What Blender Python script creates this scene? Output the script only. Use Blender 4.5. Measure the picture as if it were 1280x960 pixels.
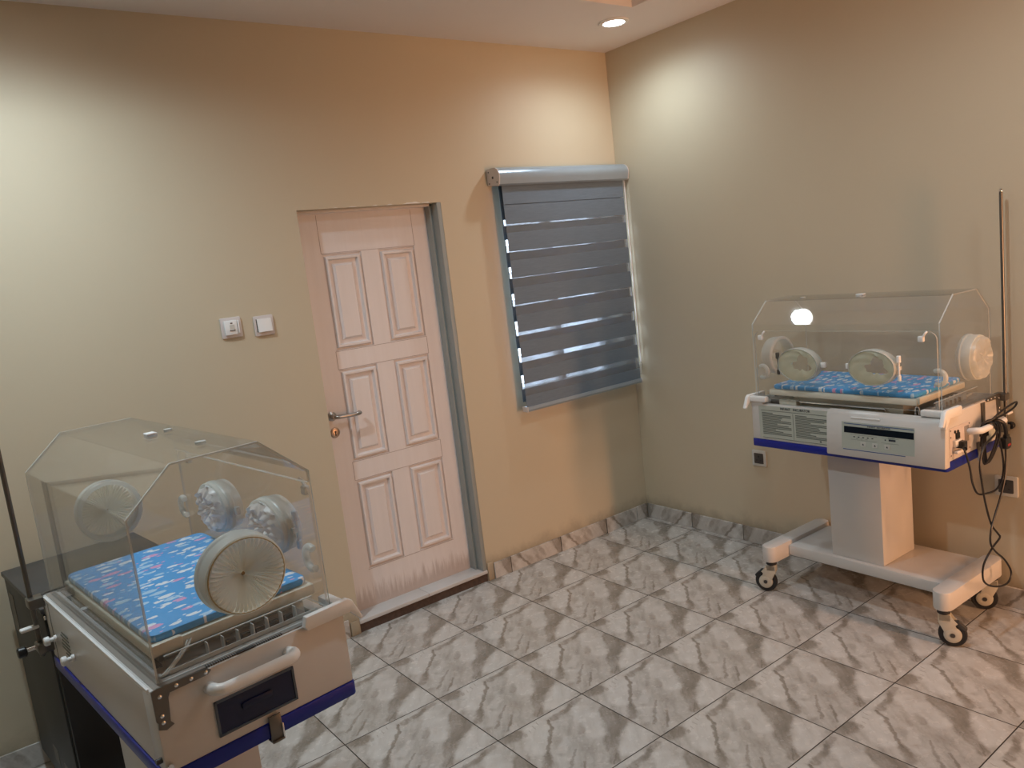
import bpy, bmesh, math, random
from mathutils import Vector, Matrix

for o in list(bpy.data.objects):
    bpy.data.objects.remove(o)
scn = bpy.context.scene
COL = scn.collection
PI = math.pi

# ------------------------------------------------------------------ camera
cam_d = bpy.data.cameras.new('camera')
cam_d.sensor_width = 36.0
cam_d.lens = 988.784 / 1280 * 36.0
cam_d.clip_start = 0.02
cam = bpy.data.objects.new('camera', cam_d)
COL.objects.link(cam)
Rr = ((0.78908859, -0.60333524, -0.11543744),
      (0.18293166, 0.05140596, 0.98178075),
      (0.58640875, 0.79582914, -0.15093297))
cam.matrix_world = Matrix(((Rr[0][0], Rr[1][0], -Rr[2][0], -3.41198),
                           (Rr[0][1], Rr[1][1], -Rr[2][1], -3.37058),
                           (Rr[0][2], Rr[1][2], -Rr[2][2], 1.64991),
                           (0, 0, 0, 1)))
scn.camera = cam

# ------------------------------------------------------------------ world, light, exposure
H = 2.763                                  # soffit height
LAMP_COOL = (0.77, 0.92, 1.0)
LAMP_WARM = (0.84, 0.93, 0.97)
DOWNLIGHTS = [  # x, y, z, watts, colour, label
    (-0.388, -0.463, H, 18.0, LAMP_COOL, 'lit round ceiling downlight in the corner above the window blind'),
    (-3.05, -0.45, H, 6.5, LAMP_COOL, 'lit round ceiling downlight above the black cabinet'),
    (-0.39, -2.85, H, 12.0, LAMP_WARM, 'lit round ceiling downlight beyond the incubator with cables'),
    (-3.30, -0.90, H + .16, 82.0, LAMP_COOL, 'added unseen fill downlight in the raised ceiling above the left incubator'),  # fill lamp added out of view to brighten the left hood and cuffs
    (-1.30, -2.05, H + .16, 40.0, LAMP_COOL, 'added unseen fill downlight in the raised ceiling above the open floor'),  # unseen lamp added to lift the general brightness
]
HALL_WATTS = 72.0
HALL_COLOR = (1.0, 0.49, 0.24)
w = bpy.data.worlds.new('world'); scn.world = w; w.use_nodes = True
w.node_tree.nodes['Background'].inputs[0].default_value = (0.72, 0.86, 1.0, 1)
w.node_tree.nodes['Background'].inputs[1].default_value = 6.0
vs = scn.view_settings
vs.view_transform = 'Standard'; vs.look = 'None'; vs.gamma = 1.0; vs.use_curve_mapping = False
vs.exposure = 0.12
try:
    scn.cycles.transparent_max_bounces = 40
    scn.cycles.max_bounces = 10
    scn.cycles.caustics_reflective = False
    scn.cycles.caustics_refractive = False
except Exception:
    pass

def area_light(name, loc, direction, size, size_y, watts, color, spread=180, shape='RECTANGLE'):
    d = bpy.data.lights.new(name, 'AREA'); d.shape = shape
    d.size = size; d.size_y = size_y; d.energy = watts; d.color = color
    d.spread = math.radians(spread)
    o = bpy.data.objects.new(name, d); COL.objects.link(o)
    o.location = loc
    o.rotation_euler = Vector(direction).to_track_quat('-Z', 'Y').to_euler()
    return o

area_light('hall_light', (-0.50, -5.05, 1.05), (0, 1, 0), 0.2, 1.4, HALL_WATTS, HALL_COLOR)

# ------------------------------------------------------------------ material helpers
class NT:
    def __init__(s, name):
        s.m = bpy.data.materials.new(name); s.m.use_nodes = True
        s.t = s.m.node_tree; s.n = s.t.nodes; s.l = s.t.links
        s.p = s.n['Principled BSDF']; s.out = s.n['Material Output']
    def node(s, ty, **kw):
        n = s.n.new(ty)
        for k, v in kw.items():
            setattr(n, k, v)
        return n
    def put(s, inp, v):
        if hasattr(v, 'links') or isinstance(v, bpy.types.NodeSocket):
            s.l.new(v, inp)
        else:
            inp.default_value = v
    def math(s, op, a, b=0.0, c=0.0, clamp=False):
        n = s.node('ShaderNodeMath', operation=op, use_clamp=clamp)
        s.put(n.inputs[0], a); s.put(n.inputs[1], b); s.put(n.inputs[2], c)
        return n.outputs[0]
    def mix(s, f, a, b):
        n = s.node('ShaderNodeMix', data_type='RGBA')
        s.put(n.inputs[0], f); s.put(n.inputs[6], a); s.put(n.inputs[7], b)
        return n.outputs[2]
    def noise(s, vec, scale, detail=3.0, rough=0.5):
        n = s.node('ShaderNodeTexNoise')
        if vec is not None: s.l.new(vec, n.inputs['Vector'])
        n.inputs['Scale'].default_value = scale; n.inputs['Detail'].default_value = detail
        n.inputs['Roughness'].default_value = rough
        return n
    def ramp(s, fac, stops, interp='LINEAR'):
        n = s.node('ShaderNodeValToRGB'); s.l.new(fac, n.inputs[0])
        n.color_ramp.interpolation = interp
        e = n.color_ramp.elements
        while len(e) < len(stops): e.new(0.5)
        for i, (p, c) in enumerate(stops):
            e[i].position = p; e[i].color = (*c, 1) if len(c) == 3 else c
        return n.outputs[0]
    def sstep(s, v, lo, hi, a=0.0, b=1.0):
        n = s.node('ShaderNodeMapRange', interpolation_type='SMOOTHSTEP')
        s.put(n.inputs[0], v)
        for i, x in enumerate((lo, hi, a, b)): n.inputs[i + 1].default_value = x
        return n.outputs[0]
    def bump(s, h, strength=0.1, dist=0.01):
        n = s.node('ShaderNodeBump'); n.inputs['Strength'].default_value = strength
        n.inputs['Distance'].default_value = dist
        s.l.new(h, n.inputs['Height']); s.l.new(n.outputs[0], s.p.inputs['Normal'])
    def objco(s):
        return s.node('ShaderNodeTexCoord').outputs['Object']
    def sep(s, v):
        n = s.node('ShaderNodeSeparateXYZ'); s.l.new(v, n.inputs[0]); return n.outputs
    def comb(s, x=0.0, y=0.0, z=0.0):
        n = s.node('ShaderNodeCombineXYZ')
        for i, v in enumerate((x, y, z)): s.put(n.inputs[i], v)
        return n.outputs[0]

def simple(name, color, rough=0.5, metal=0.0, var=0.06, vscale=14.0, spec=0.5, coat=0.0, bump=0.0):
    t = NT(name)
    co = t.objco(); nz = t.noise(co, vscale, 3)
    a = tuple(c * (1 - var) for c in color) + (1,); b = tuple(min(1, c * (1 + var)) for c in color) + (1,)
    t.l.new(t.mix(nz.outputs[0], a, b), t.p.inputs['Base Color'])
    t.p.inputs['Roughness'].default_value = rough; t.p.inputs['Metallic'].default_value = metal
    t.p.inputs['Specular IOR Level'].default_value = spec
    t.p.inputs['Coat Weight'].default_value = coat
    if bump: t.bump(nz.outputs[0], bump, 0.002)
    return t.m

M = {}
def wall_mat():
    t = NT('wall_paint'); g = t.node('ShaderNodeNewGeometry').outputs['Position']
    n1 = t.noise(g, 1.3, 4); n2 = t.noise(g, 260, 2)
    c = t.mix(n1.outputs[0], (0.585, 0.508, 0.372, 1), (0.64, 0.558, 0.415, 1))
    # grime near the floor
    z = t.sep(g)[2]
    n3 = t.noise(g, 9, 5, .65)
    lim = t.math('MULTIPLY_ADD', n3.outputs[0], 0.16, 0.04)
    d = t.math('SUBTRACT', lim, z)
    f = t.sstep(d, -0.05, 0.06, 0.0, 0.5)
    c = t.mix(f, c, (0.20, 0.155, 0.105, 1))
    t.l.new(c, t.p.inputs['Base Color'])
    t.p.inputs['Roughness'].default_value = 0.52
    n4 = t.noise(g, 7, 3)
    hgt = t.math('MULTIPLY_ADD', n2.outputs[0], 0.25, n4.outputs[0])
    t.bump(hgt, 0.12, 0.006)
    return t.m
M['wall'] = wall_mat()
M['ceiling'] = simple('ceiling_paint', (0.82, 0.78, 0.77), 0.75, vscale=2, var=.03)

TX0, TY1, TW = -0.0443, -0.386, 0.4003
def tile_mat(name, mode):
    """marbled ceramic tile; every tile carries the same print"""
    t = NT(name); g = t.node('ShaderNodeNewGeometry').outputs['Position']
    x, y, z = t.sep(g)
    if mode == 'floor':
        U = t.math('DIVIDE', t.math('SUBTRACT', x, TX0), TW)
        V = t.math('DIVIDE', t.math('SUBTRACT', TY1, y), TW)
    elif mode == 'back':
        U = t.math('DIVIDE', x, 0.36); V = t.math('MULTIPLY_ADD', z, 2.5, 0.3)
    else:
        U = t.math('DIVIDE', y, 0.36); V = t.math('MULTIPLY_ADD', z, 2.5, 0.3)
    u = t.math('FRACT', U); v = t.math('FRACT', V)
    uv = t.comb(u, v, 0.0)
    # warped print coordinates
    nw = t.noise(uv, 6.0, 6, .6)
    off = t.node('ShaderNodeVectorMath', operation='MULTIPLY_ADD')
    t.l.new(nw.outputs['Color'], off.inputs[0]); off.inputs[1].default_value = (.13, .13, 0); off.inputs[2].default_value = (-.065, -.065, 0)
    ad = t.node('ShaderNodeVectorMath', operation='ADD'); t.l.new(uv, ad.inputs[0]); t.l.new(off.outputs[0], ad.inputs[1])
    P = ad.outputs[0]
    # base streaks running along (u - v)
    mp = t.node('ShaderNodeMapping', vector_type='TEXTURE'); t.l.new(P, mp.inputs[0])
    mp.inputs['Rotation'].default_value = (0, 0, math.radians(128)); mp.inputs['Scale'].default_value = (.40, .085, 1)
    st = t.noise(mp.outputs[0], 1.0, 4, .6)
    st2 = t.noise(P, 5.5, 5, .6)
    tone = t.math('MULTIPLY_ADD', st.outputs[0], 0.70, 0.17)
    tone = t.math('MULTIPLY_ADD', t.math('SUBTRACT', st2.outputs[0], 0.5), 0.5, tone)
    acc = {True: [], False: []}
    def blob(a, b, r, amp, hard=.35):
        # capsule from a to b of radius r
        ax, ay = a; bx, by = b; L = math.hypot(bx - ax, by - ay) + 1e-6
        m = t.node('ShaderNodeMapping', vector_type='TEXTURE'); t.l.new(P, m.inputs[0])
        m.inputs['Location'].default_value = ((ax + bx) / 2, (ay + by) / 2, 0)
        m.inputs['Rotation'].default_value = (0, 0, math.atan2(by - ay, bx - ax))
        s = t.sep(m.outputs[0])
        qx = t.math('MAXIMUM', t.math('SUBTRACT', t.math('ABSOLUTE', s[0]), L / 2), 0.0)
        d = t.math('SQRT', t.math('ADD', t.math('MULTIPLY', qx, qx), t.math('MULTIPLY', s[1], s[1])))
        k = t.sstep(d, r * hard, r * 1.15, abs(amp) * .85, 0.0)
        acc[amp > 0].append(k)
    # light fields
    blob((.36, .10), (.17, .34), .13, .30, .6)
    blob((.80, .20), (.70, .52), .12, .24, .5)
    blob((.93, .80), (.72, .90), .14, .24, .6)
    blob((.10, .75), (.22, .62), .06, .22)
    blob((.45, .42), (.30, .52), .05, .2)
    blob((.70, .03), (.50, .03), .05, .2)
    # dark bands
    blob((1.03, .38), (.86, .58), .115, -.34, .7)
    blob((.86, .58), (.68, .74), .085, -.32, .6)
    blob((.68, .74), (.50, .95), .06, -.30, .5)
    blob((.92, .04), (.55, .11), .04, -.28)
    blob((.50, .10), (.44, .20), .018, -.50)
    blob((.44, .20), (.38, .28), .018, -.50)
    blob((.38, .28), (.17, .50), .02, -.40)
    blob((.17, .50), (.05, .60), .05, -.28)
    blob((.02, .02), (.16, .06), .09, -.30, .6)
    blob((.66, .36), (.58, .46), .04, -.18)
    blob((.36, .62), (.10, .84), .016, -.28)
    blob((.33, .78), (.16, .93), .016, -.28)
    blob((.58, .88), (.47, .97), .012, -.45)
    for kk in range(4):
        blob((.40 - .06 * kk, .045 + .018 * kk), (.385 - .06 * kk, .10 + .012 * kk), .007, -.35)
    for sign, vals in acc.items():
        m_ = vals[0]
        for k in vals[1:]: m_ = t.math('MAXIMUM', m_, k)
        tone = t.math('ADD' if sign else 'SUBTRACT', tone, m_)
    col = t.ramp(tone, [(0.0, (.18, .155, .125)), (0.25, (.30, .27, .235)), (0.42, (.42, .388, .355)), (0.60, (.54, .515, .485)), (0.9, (.67, .655, .63))])
    # grout
    if mode == 'floor':
        gw = 0.0045
        eu = t.math('MINIMUM', u, t.math('SUBTRACT', 1.0, u)); ev = t.math('MINIMUM', v, t.math('SUBTRACT', 1.0, v))
        e = t.math('MINIMUM', eu, ev)
    else:
        gw = 0.005
        e = t.math('MINIMUM', u, t.math('SUBTRACT', 1.0, u))
    gm = t.sstep(e, gw * .7, gw * 1.5, 1.0, 0.0)
    col = t.mix(gm, col, (.035, .027, .02, 1))
    t.l.new(col, t.p.inputs['Base Color'])
    rn = t.noise(g, 30, 3)
    t.l.new(t.math('ADD', t.math('MULTIPLY_ADD', rn.outputs[0], .04, .25), t.math('MULTIPLY', gm, .5)), t.p.inputs['Roughness'])
    t.p.inputs['Specular IOR Level'].default_value = .45
    t.bump(t.math('SUBTRACT', 1.0, gm), .35, .003)
    return t.m
M['floor'] = tile_mat('floor_tile', 'floor')
M['skirt_back'] = tile_mat('skirting_tile_back', 'back')
M['skirt_right'] = tile_mat('skirting_tile_right', 'right')

def door_mat():
    t = NT('door_paint'); co = t.objco()
    mp = t.node('ShaderNodeMapping'); t.l.new(co, mp.inputs[0]); mp.inputs['Scale'].default_value = (38, 38, 2.0)
    n = t.noise(mp.outputs[0], 1.0, 5, .6)
    c = t.mix(n.outputs[0], (.77, .715, .70, 1), (.86, .81, .80, 1))
    x, y, z = t.sep(co)
    mp2 = t.node('ShaderNodeMapping'); t.l.new(co, mp2.inputs[0]); mp2.inputs['Scale'].default_value = (60, 60, 4)
    n2 = t.noise(mp2.outputs[0], 1.0, 4, .7)
    lim = t.math('MULTIPLY_ADD', n2.outputs[0], .24, .03)
    f = t.sstep(t.math('SUBTRACT', lim, z), -.03, .06, 0, .55)
    c = t.mix(f, c, (.33, .24, .19, 1))
    t.l.new(c, t.p.inputs['Base Color']); t.p.inputs['Roughness'].default_value = .38
    t.bump(n.outputs[0], .12, .002)
    return t.m
M['door'] = door_mat()
M['door_frame'] = simple('door_frame_steel', (.34, .36, .345), .42)
M['sill'] = simple('sill_marble', (.60, .60, .60), .3, var=.12, vscale=6)
M['riser'] = simple('stained_riser', (.085, .055, .042), .8, var=.5, vscale=60)
M['steel'] = simple('brushed_steel', (.42, .40, .38), .3, 1.0)
M['chrome'] = simple('chrome', (.85, .85, .86), .12, 1.0)
M['brass'] = simple('keyhole_brass', (.55, .42, .33), .3, 1.0)
M['white_plastic'] = simple('white_plastic', (.88, .88, .87), .3, var=.03)
M['off_white'] = simple('warm_white_plastic', (.66, .60, .58), .35, var=.03)
M['dark_plastic'] = simple('dark_socket_plastic', (.055, .052, .05), .35)
M['black'] = simple('black_plastic', (.012, .012, .013), .35)
M['rubber'] = simple('black_rubber', (.02, .02, .022), .55)
M['cable'] = simple('cable_sheath', (.010, .009, .010), .4)
M['enamel'] = simple('white_enamel', (.66, .64, .615), .32, var=.025, vscale=4)
M['enamel_grey'] = simple('pale_grey_enamel', (.60, .60, .56), .35, var=.03, vscale=4)
M['blue'] = simple('blue_bumper', (.002, .014, .27), .32)
M['navy'] = simple('navy_recess', (.006, .010, .05), .22)
M['navy_rim'] = simple('recess_rim', (.07, .09, .12), .35)
M['bracket'] = simple('dark_steel', (.17, .16, .145), .3, .7)
M['caster'] = simple('caster_beige', (.56, .53, .45), .45)
M['tray'] = simple('cream_tray', (.68, .66, .56), .4)
M['recess'] = simple('deck_top_metal', (.33, .30, .275), .35, .25)
M['slot'] = simple('dark_slot', (.02, .018, .016), .6)
M['cabinet'] = simple('dark_grey_laminate', (.022, .022, .020), .45, var=.15)
M['cabinet_top'] = simple('slate_grey_top', (.055, .056, .058), .4, var=.1)
M['sticker'] = simple('grey_sticker', (.16, .15, .13), .5)
M['label'] = simple('label_sheet', (.50, .53, .47), .4, var=.02)
M['ink'] = simple('grey_ink', (.16, .18, .16), .5)
M['ink_dark'] = simple('dark_ink', (.03, .035, .05), .5)
M['display'] = simple('display_window', (.010, .014, .022), .12)
M['blue_line'] = simple('blue_print', (.07, .13, .30), .4)
M['red'] = simple('red_fuse_print', (.35, .03, .03), .4)
M['plaster'] = simple('bare_plaster', (.80, .78, .74), .9)
M['rail'] = simple('blind_rail', (.36, .43, .50), .30, .35)
M['window_frame'] = simple('window_frame_paint', (.75, .76, .76), .4)

def acrylic(name, haze, tint=(.99, .99, .988)):
    t = NT(name)
    geo = t.node('ShaderNodeNewGeometry')
    dt = t.node('ShaderNodeVectorMath', operation='DOT_PRODUCT')
    t.l.new(geo.outputs['Normal'], dt.inputs[0]); t.l.new(geo.outputs['Incoming'], dt.inputs[1])
    c = t.math('ABSOLUTE', dt.outputs['Value'])
    f = t.math('POWER', t.math('SUBTRACT', 1.0, c, clamp=True), 5.0)
    nz = t.noise(t.objco(), 6, 3)
    f = t.math('MULTIPLY_ADD', f, .955, .042)
    tr = t.node('ShaderNodeBsdfTransparent'); tr.inputs[0].default_value = (*tint, 1)
    gl = t.node('ShaderNodeBsdfGlossy'); gl.inputs['Roughness'].default_value = .03
    df = t.node('ShaderNodeBsdfDiffuse'); df.inputs[0].default_value = (.8, .82, .8, 1)
    m0 = t.node('ShaderNodeMixShader'); t.l.new(t.math('MULTIPLY_ADD', nz.outputs[0], haze * .4, haze * .8), m0.inputs[0])
    t.l.new(tr.outputs[0], m0.inputs[1]); t.l.new(df.outputs[0], m0.inputs[2])
    m1 = t.node('ShaderNodeMixShader'); t.l.new(f, m1.inputs[0])
    t.l.new(m0.outputs[0], m1.inputs[1]); t.l.new(gl.outputs[0], m1.inputs[2])
    t.l.new(m1.outputs[0], t.out.inputs[0])
    return t.m
M['acrylic'] = acrylic('clear_acrylic', .018)
M['acrylic_edge'] = acrylic('acrylic_cut_edge', .6, (.85, .88, .88))
M['acrylic_milk'] = acrylic('milky_silicone', .55, (.9, .9, .86))
M['glass'] = acrylic('window_glass', .01)

def membrane(name, col, tcol, trans):
    t = NT(name)
    n = t.noise(t.objco(), 22, 4, .6)
    c = t.mix(n.outputs[0], tuple(x * .82 for x in col) + (1,), (*col, 1))
    df = t.node('ShaderNodeBsdfDiffuse'); t.l.new(c, df.inputs[0])
    tl = t.node('ShaderNodeBsdfTranslucent'); tl.inputs[0].default_value = (*tcol, 1)
    m = t.node('ShaderNodeMixShader'); m.inputs[0].default_value = trans
    t.l.new(df.outputs[0], m.inputs[1]); t.l.new(tl.outputs[0], m.inputs[2])
    gl = t.node('ShaderNodeBsdfGlossy'); gl.inputs['Roughness'].default_value = .35
    m2 = t.node('ShaderNodeMixShader'); m2.inputs[0].default_value = .05
    t.l.new(m.outputs[0], m2.inputs[1]); t.l.new(gl.outputs[0], m2.inputs[2])
    t.l.new(m2.outputs[0], t.out.inputs[0])
    return t.m
M['cuff'] = membrane('cream_cuff', (.92, .90, .80), (.95, .92, .82), .68)
M['cuff_white'] = membrane('white_cuff', (.95, .95, .93), (.95, .95, .93), .5)
M['cuff_olive'] = membrane('worn_olive_cuff', (.88, .86, .70), (.9, .88, .72), .5)
M['collar'] = membrane('collar_plastic', (.88, .89, .85), (.92, .93, .89), .6)
M['collar_clear'] = acrylic('clear_collar', .5, (.86, .86, .74))
M['cuff_stain'] = simple('yellowed_centre', (.40, .28, .13), .6)

def mattress_mat():
    t = NT('printed_mattress'); co = t.objco()
    base = (.055, .36, .78, 1)
    c = None
    def layer(scale, rot, sq, seed, thr, cols, prev):
        mp = t.node('ShaderNodeMapping'); t.l.new(co, mp.inputs[0])
        mp.inputs['Location'].default_value = (seed, seed * .7, 0)
        mp.inputs['Rotation'].default_value = (0, 0, rot); mp.inputs['Scale'].default_value = (1, sq, 0)
        nd = t.noise(mp.outputs[0], 70, 2)
        ad = t.node('ShaderNodeVectorMath', operation='MULTIPLY_ADD'); t.l.new(nd.outputs['Color'], ad.inputs[0])
        ad.inputs[1].default_value = (.012, .012, 0); t.l.new(mp.outputs[0], ad.inputs[2])
        vo = t.node('ShaderNodeTexVoronoi', voronoi_dimensions='2D'); t.l.new(ad.outputs[0], vo.inputs['Vector'])
        vo.inputs['Scale'].default_value = scale; vo.inputs['Randomness'].default_value = .7
        rnd = t.sep(vo.outputs['Color'])
        pick = t.ramp(rnd[0], cols, 'CONSTANT')
        size = t.math('MULTIPLY_ADD', rnd[1], .5 * thr, .7 * thr)
        mask = t.sstep(t.math('SUBTRACT', size, vo.outputs['Distance']), 0.0, .04)
        return t.mix(mask, prev, pick)
    W_ = (.78, .84, .92); PK = (.72, .36, .62); LB = (.42, .66, .90)
    c = layer(31, -.15, .5, .31, .30, [(0, W_), (.36, LB), (.62, PK), (.85, W_)], base)
    c = layer(52, .4, .6, 1.7, .19, [(0, (.055, .36, .78)), (.5, W_), (.72, LB), (.88, PK)], c)
    t.l.new(c, t.p.inputs['Base Color']); t.p.inputs['Roughness'].default_value = .55
    t.p.inputs['Sheen Weight'].default_value = .1
    return t.m
M['mattress'] = mattress_mat()

def fabric(name, col, sheer):
    t = NT(name); co = t.objco()
    mp = t.node('ShaderNodeMapping'); t.l.new(co, mp.inputs[0]); mp.inputs['Scale'].default_value = (10, 10, 260)
    n = t.noise(mp.outputs[0], 2.0, 5, .7)
    c = t.mix(n.outputs[0], tuple(x * .6 for x in col) + (1,), tuple(x * 1.35 for x in col) + (1,))
    if sheer is None:
        t.l.new(c, t.p.inputs['Base Color']); t.p.inputs['Roughness'].default_value = .6
        t.p.inputs['Specular IOR Level'].default_value = .25
        t.bump(n.outputs[0], .2, .002)
    else:
        df = t.node('ShaderNodeBsdfDiffuse'); t.l.new(c, df.inputs[0])
        tr = t.node('ShaderNodeBsdfTransparent'); tr.inputs[0].default_value = (.95, .97, 1, 1)
        n2 = t.noise(co, 9, 2)
        m = t.node('ShaderNodeMixShader')
        t.l.new(t.math('MULTIPLY_ADD', n2.outputs[0], .35, sheer - .17), m.inputs[0])
        t.l.new(df.outputs[0], m.inputs[1]); t.l.new(tr.outputs[0], m.inputs[2])
        t.l.new(m.outputs[0], t.out.inputs[0])
    return t.m
M['blind'] = fabric('blind_opaque_fabric', (.17, .225, .29), None)
M['sheer'] = fabric('blind_sheer_fabric', (.27, .31, .34), .58)

def emit(name, col, strength):
    t = NT(name)
    t.p.inputs['Base Color'].default_value = (.9, .9, .9, 1)
    t.p.inputs['Emission Color'].default_value = (*col, 1)
    t.p.inputs['Emission Strength'].default_value = strength
    return t.m
M['lamp_cool'] = emit('lamp_diffuser_cool', (.95, .98, 1.0), 20.0)
M['lamp_warm'] = emit('lamp_diffuser_warm', (1.0, .97, .92), 26.0)

# ------------------------------------------------------------------ mesh helpers
class MB:
    def __init__(s):
        s.bm = bmesh.new()
    def _merge(s, bm2, mat, smooth, mtx=None):
        for f in bm2.faces:
            f.smooth = smooth
            if mat is not None: f.material_index = mat
        if mtx is not None: bmesh.ops.transform(bm2, matrix=mtx, verts=bm2.verts)
        me = bpy.data.meshes.new('tmp'); bm2.to_mesh(me); bm2.free()
        s.bm.from_mesh(me); bpy.data.meshes.remove(me)
        return s
    def box(s, lo, hi, mat=0, bev=0.0, seg=2, mtx=None):
        b = bmesh.new(); bmesh.ops.create_cube(b, size=1.0)
        for v in b.verts:
            v.co = Vector([lo[i] + (v.co[i] + .5) * (hi[i] - lo[i]) for i in range(3)])
        if bev > 0:
            bmesh.ops.bevel(b, geom=b.edges[:], offset=bev, segments=seg, profile=.5, affect='EDGES')
        return s._merge(b, mat, bev > 0, mtx)
    def prism(s, poly, axis, a0, a1, mat=0, bev=0.0, rim=None, smooth=False):
        """poly: 2D points in the two other axes (in x,y,z order); extruded along axis"""
        b = bmesh.new()
        def P(p, a):
            c = list(p); c.insert(axis, a); return Vector(c)
        v0 = [b.verts.new(P(p, a0)) for p in poly]; v1 = [b.verts.new(P(p, a1)) for p in poly]
        n = len(poly)
        f0 = b.faces.new(v0); f1 = b.faces.new(v1[::-1]); sides = []
        for i in range(n):
            sides.append(b.faces.new((v0[i], v1[i], v1[(i + 1) % n], v0[(i + 1) % n])))
        for f in b.faces: f.material_index = mat
        if rim is not None:
            for f in sides: f.material_index = rim
        bmesh.ops.recalc_face_normals(b, faces=b.faces)
        if bev > 0:
            eds = [e for e in b.edges if (e.verts[0] in v0 and e.verts[1] in v0) or (e.verts[0] in v1 and e.verts[1] in v1)]
            bmesh.ops.bevel(b, geom=eds, offset=bev, segments=2, profile=.5, affect='EDGES')
        return s._merge(b, None, smooth or bev > 0)
    def lathe(s, prof, origin, axis, mat=0, seg=32, sx=1.0, sy=1.0, smooth=True, close=False):
        """prof: (radius, along); axis: direction vector"""
        b = bmesh.new()
        z = Vector(axis).normalized()
        x = Vector((0, 0, 1)) if abs(z.z) < .9 else Vector((1, 0, 0))
        y = z.cross(x).normalized(); x = y.cross(z).normalized()
        rings = []
        for r, h in prof:
            if r < 1e-6:
                rings.append([b.verts.new(Vector(origin) + z * h)])
            else:
                rings.append([b.verts.new(Vector(origin) + z * h + x * (r * sx * math.cos(2 * PI * k / seg)) + y * (r * sy * math.sin(2 * PI * k / seg))) for k in range(seg)])
        pairs = list(zip(rings[:-1], rings[1:]))
        if close: pairs.append((rings[-1], rings[0]))
        for A, B in pairs:
            for k in range(seg):
                k2 = (k + 1) % seg
                if len(A) == 1 and len(B) == 1: break
                if len(A) == 1: b.faces.new((A[0], B[k], B[k2]))
                elif len(B) == 1: b.faces.new((A[k], B[0], A[k2]))
                else: b.faces.new((A[k], B[k], B[k2], A[k2]))
        bmesh.ops.recalc_face_normals(b, faces=b.faces)
        return s._merge(b, mat, smooth)
    def cyl(s, p0, p1, r, mat=0, seg=20, bev=0.0):
        p0, p1 = Vector(p0), Vector(p1); L = (p1 - p0).length
        if bev > 0:
            prof = [(0, 0), (r - bev, 0), (r, bev), (r, L - bev), (r - bev, L), (0, L)]
        else:
            prof = [(0, 0), (r, 0), (r, L), (0, L)]
        b4 = len(s.bm.faces)
        s.lathe(prof, p0, p1 - p0, mat, seg, smooth=bev > 0)
        return s
    def tube(s, pts, r, mat=0, seg=8, cyclic=False, flat=1.0):
        pts = [Vector(p) for p in pts]; n = len(pts); b = bmesh.new(); rings = []
        prev = None
        for i, p in enumerate(pts):
            if cyclic: t = pts[(i + 1) % n] - pts[i - 1]
            else: t = pts[min(i + 1, n - 1)] - pts[max(i - 1, 0)]
            t.normalize()
            if prev is None:
                a = Vector((0, 0, 1)) if abs(t.z) < .9 else Vector((1, 0, 0))
                u = t.cross(a).normalized()
            else:
                u = (prev - t * prev.dot(t)).normalized()
            prev = u; v = t.cross(u)
            rings.append([b.verts.new(p + u * (r * math.cos(2 * PI * k / seg)) + v * (r * flat * math.sin(2 * PI * k / seg))) for k in range(seg)])
        rng = range(n if cyclic else n - 1)
        for i in rng:
            A, B = rings[i], rings[(i + 1) % n]
            for k in range(seg):
                b.faces.new((A[k], B[k], B[(k + 1) % seg], A[(k + 1) % seg]))
        if not cyclic:
            b.faces.new(rings[0]); b.faces.new(rings[-1])
        bmesh.ops.recalc_face_normals(b, faces=b.faces)
        return s._merge(b, mat, True)
    def surf(s, grid, mat=0, thick=0.0, smooth=True):
        """grid: rows of points"""
        b = bmesh.new(); V = [[b.verts.new(Vector(p)) for p in row] for row in grid]
        for i in range(len(V) - 1):
            for j in range(len(V[0]) - 1):
                b.faces.new((V[i][j], V[i + 1][j], V[i + 1][j + 1], V[i][j + 1]))
        bmesh.ops.recalc_face_normals(b, faces=b.faces)
        if thick:
            bmesh.ops.solidify(b, geom=b.faces[:], thickness=thick)
        return s._merge(b, mat, smooth)
    def build(s, name, mats, parent=None, auto=True):
        me = bpy.data.meshes.new(name); s.bm.to_mesh(me); s.bm.free()
        for m in (mats if isinstance(mats, (list, tuple)) else [mats]):
            me.materials.append(M[m] if isinstance(m, str) else m)
        try: me.set_sharp_from_angle(angle=math.radians(40))
        except Exception: pass
        o = bpy.data.objects.new(name, me); COL.objects.link(o)
        if parent is not None: o.parent = parent
        return o

def thing(name, label, cat, loc=(0, 0, 0), rz=0.0, group=None):
    o = bpy.data.objects.new(name, None); COL.objects.link(o)
    o.empty_display_size = .1
    o.location = loc; o.rotation_euler = (0, 0, rz)
    return tag(o, label, cat, group)
def tag(o, label, cat, group=None):
    o['label'] = label; o['category'] = cat
    if group: o['group'] = group
    return o
def struct(o):
    o['kind'] = 'structure'; return o
def rrect(w, h, r, n=5, cx=0.0, cy=0.0):
    P = []
    for (sx, sy, a0) in ((1, 1, 0), (-1, 1, 90), (-1, -1, 180), (1, -1, 270)):
        for k in range(n + 1):
            a = math.radians(a0 + 90 * k / n)
            P.append((cx + sx * (w / 2 - r) + r * math.cos(a), cy + sy * (h / 2 - r) + r * math.sin(a)))
    return P
def smooth_path(P, k=6):
    """Catmull-Rom"""
    P = [Vector(p) for p in P]; out = []
    for i in range(len(P) - 1):
        a, b, c, d = P[max(i - 1, 0)], P[i], P[i + 1], P[min(i + 2, len(P) - 1)]
        for j in range(k):
            t = j / k
            out.append(.5 * ((2 * b) + (c - a) * t + (2 * a - 5 * b + 4 * c - d) * t * t + (3 * b - a - 3 * c + d) * t ** 3))
    out.append(P[-1]); return out
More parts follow.
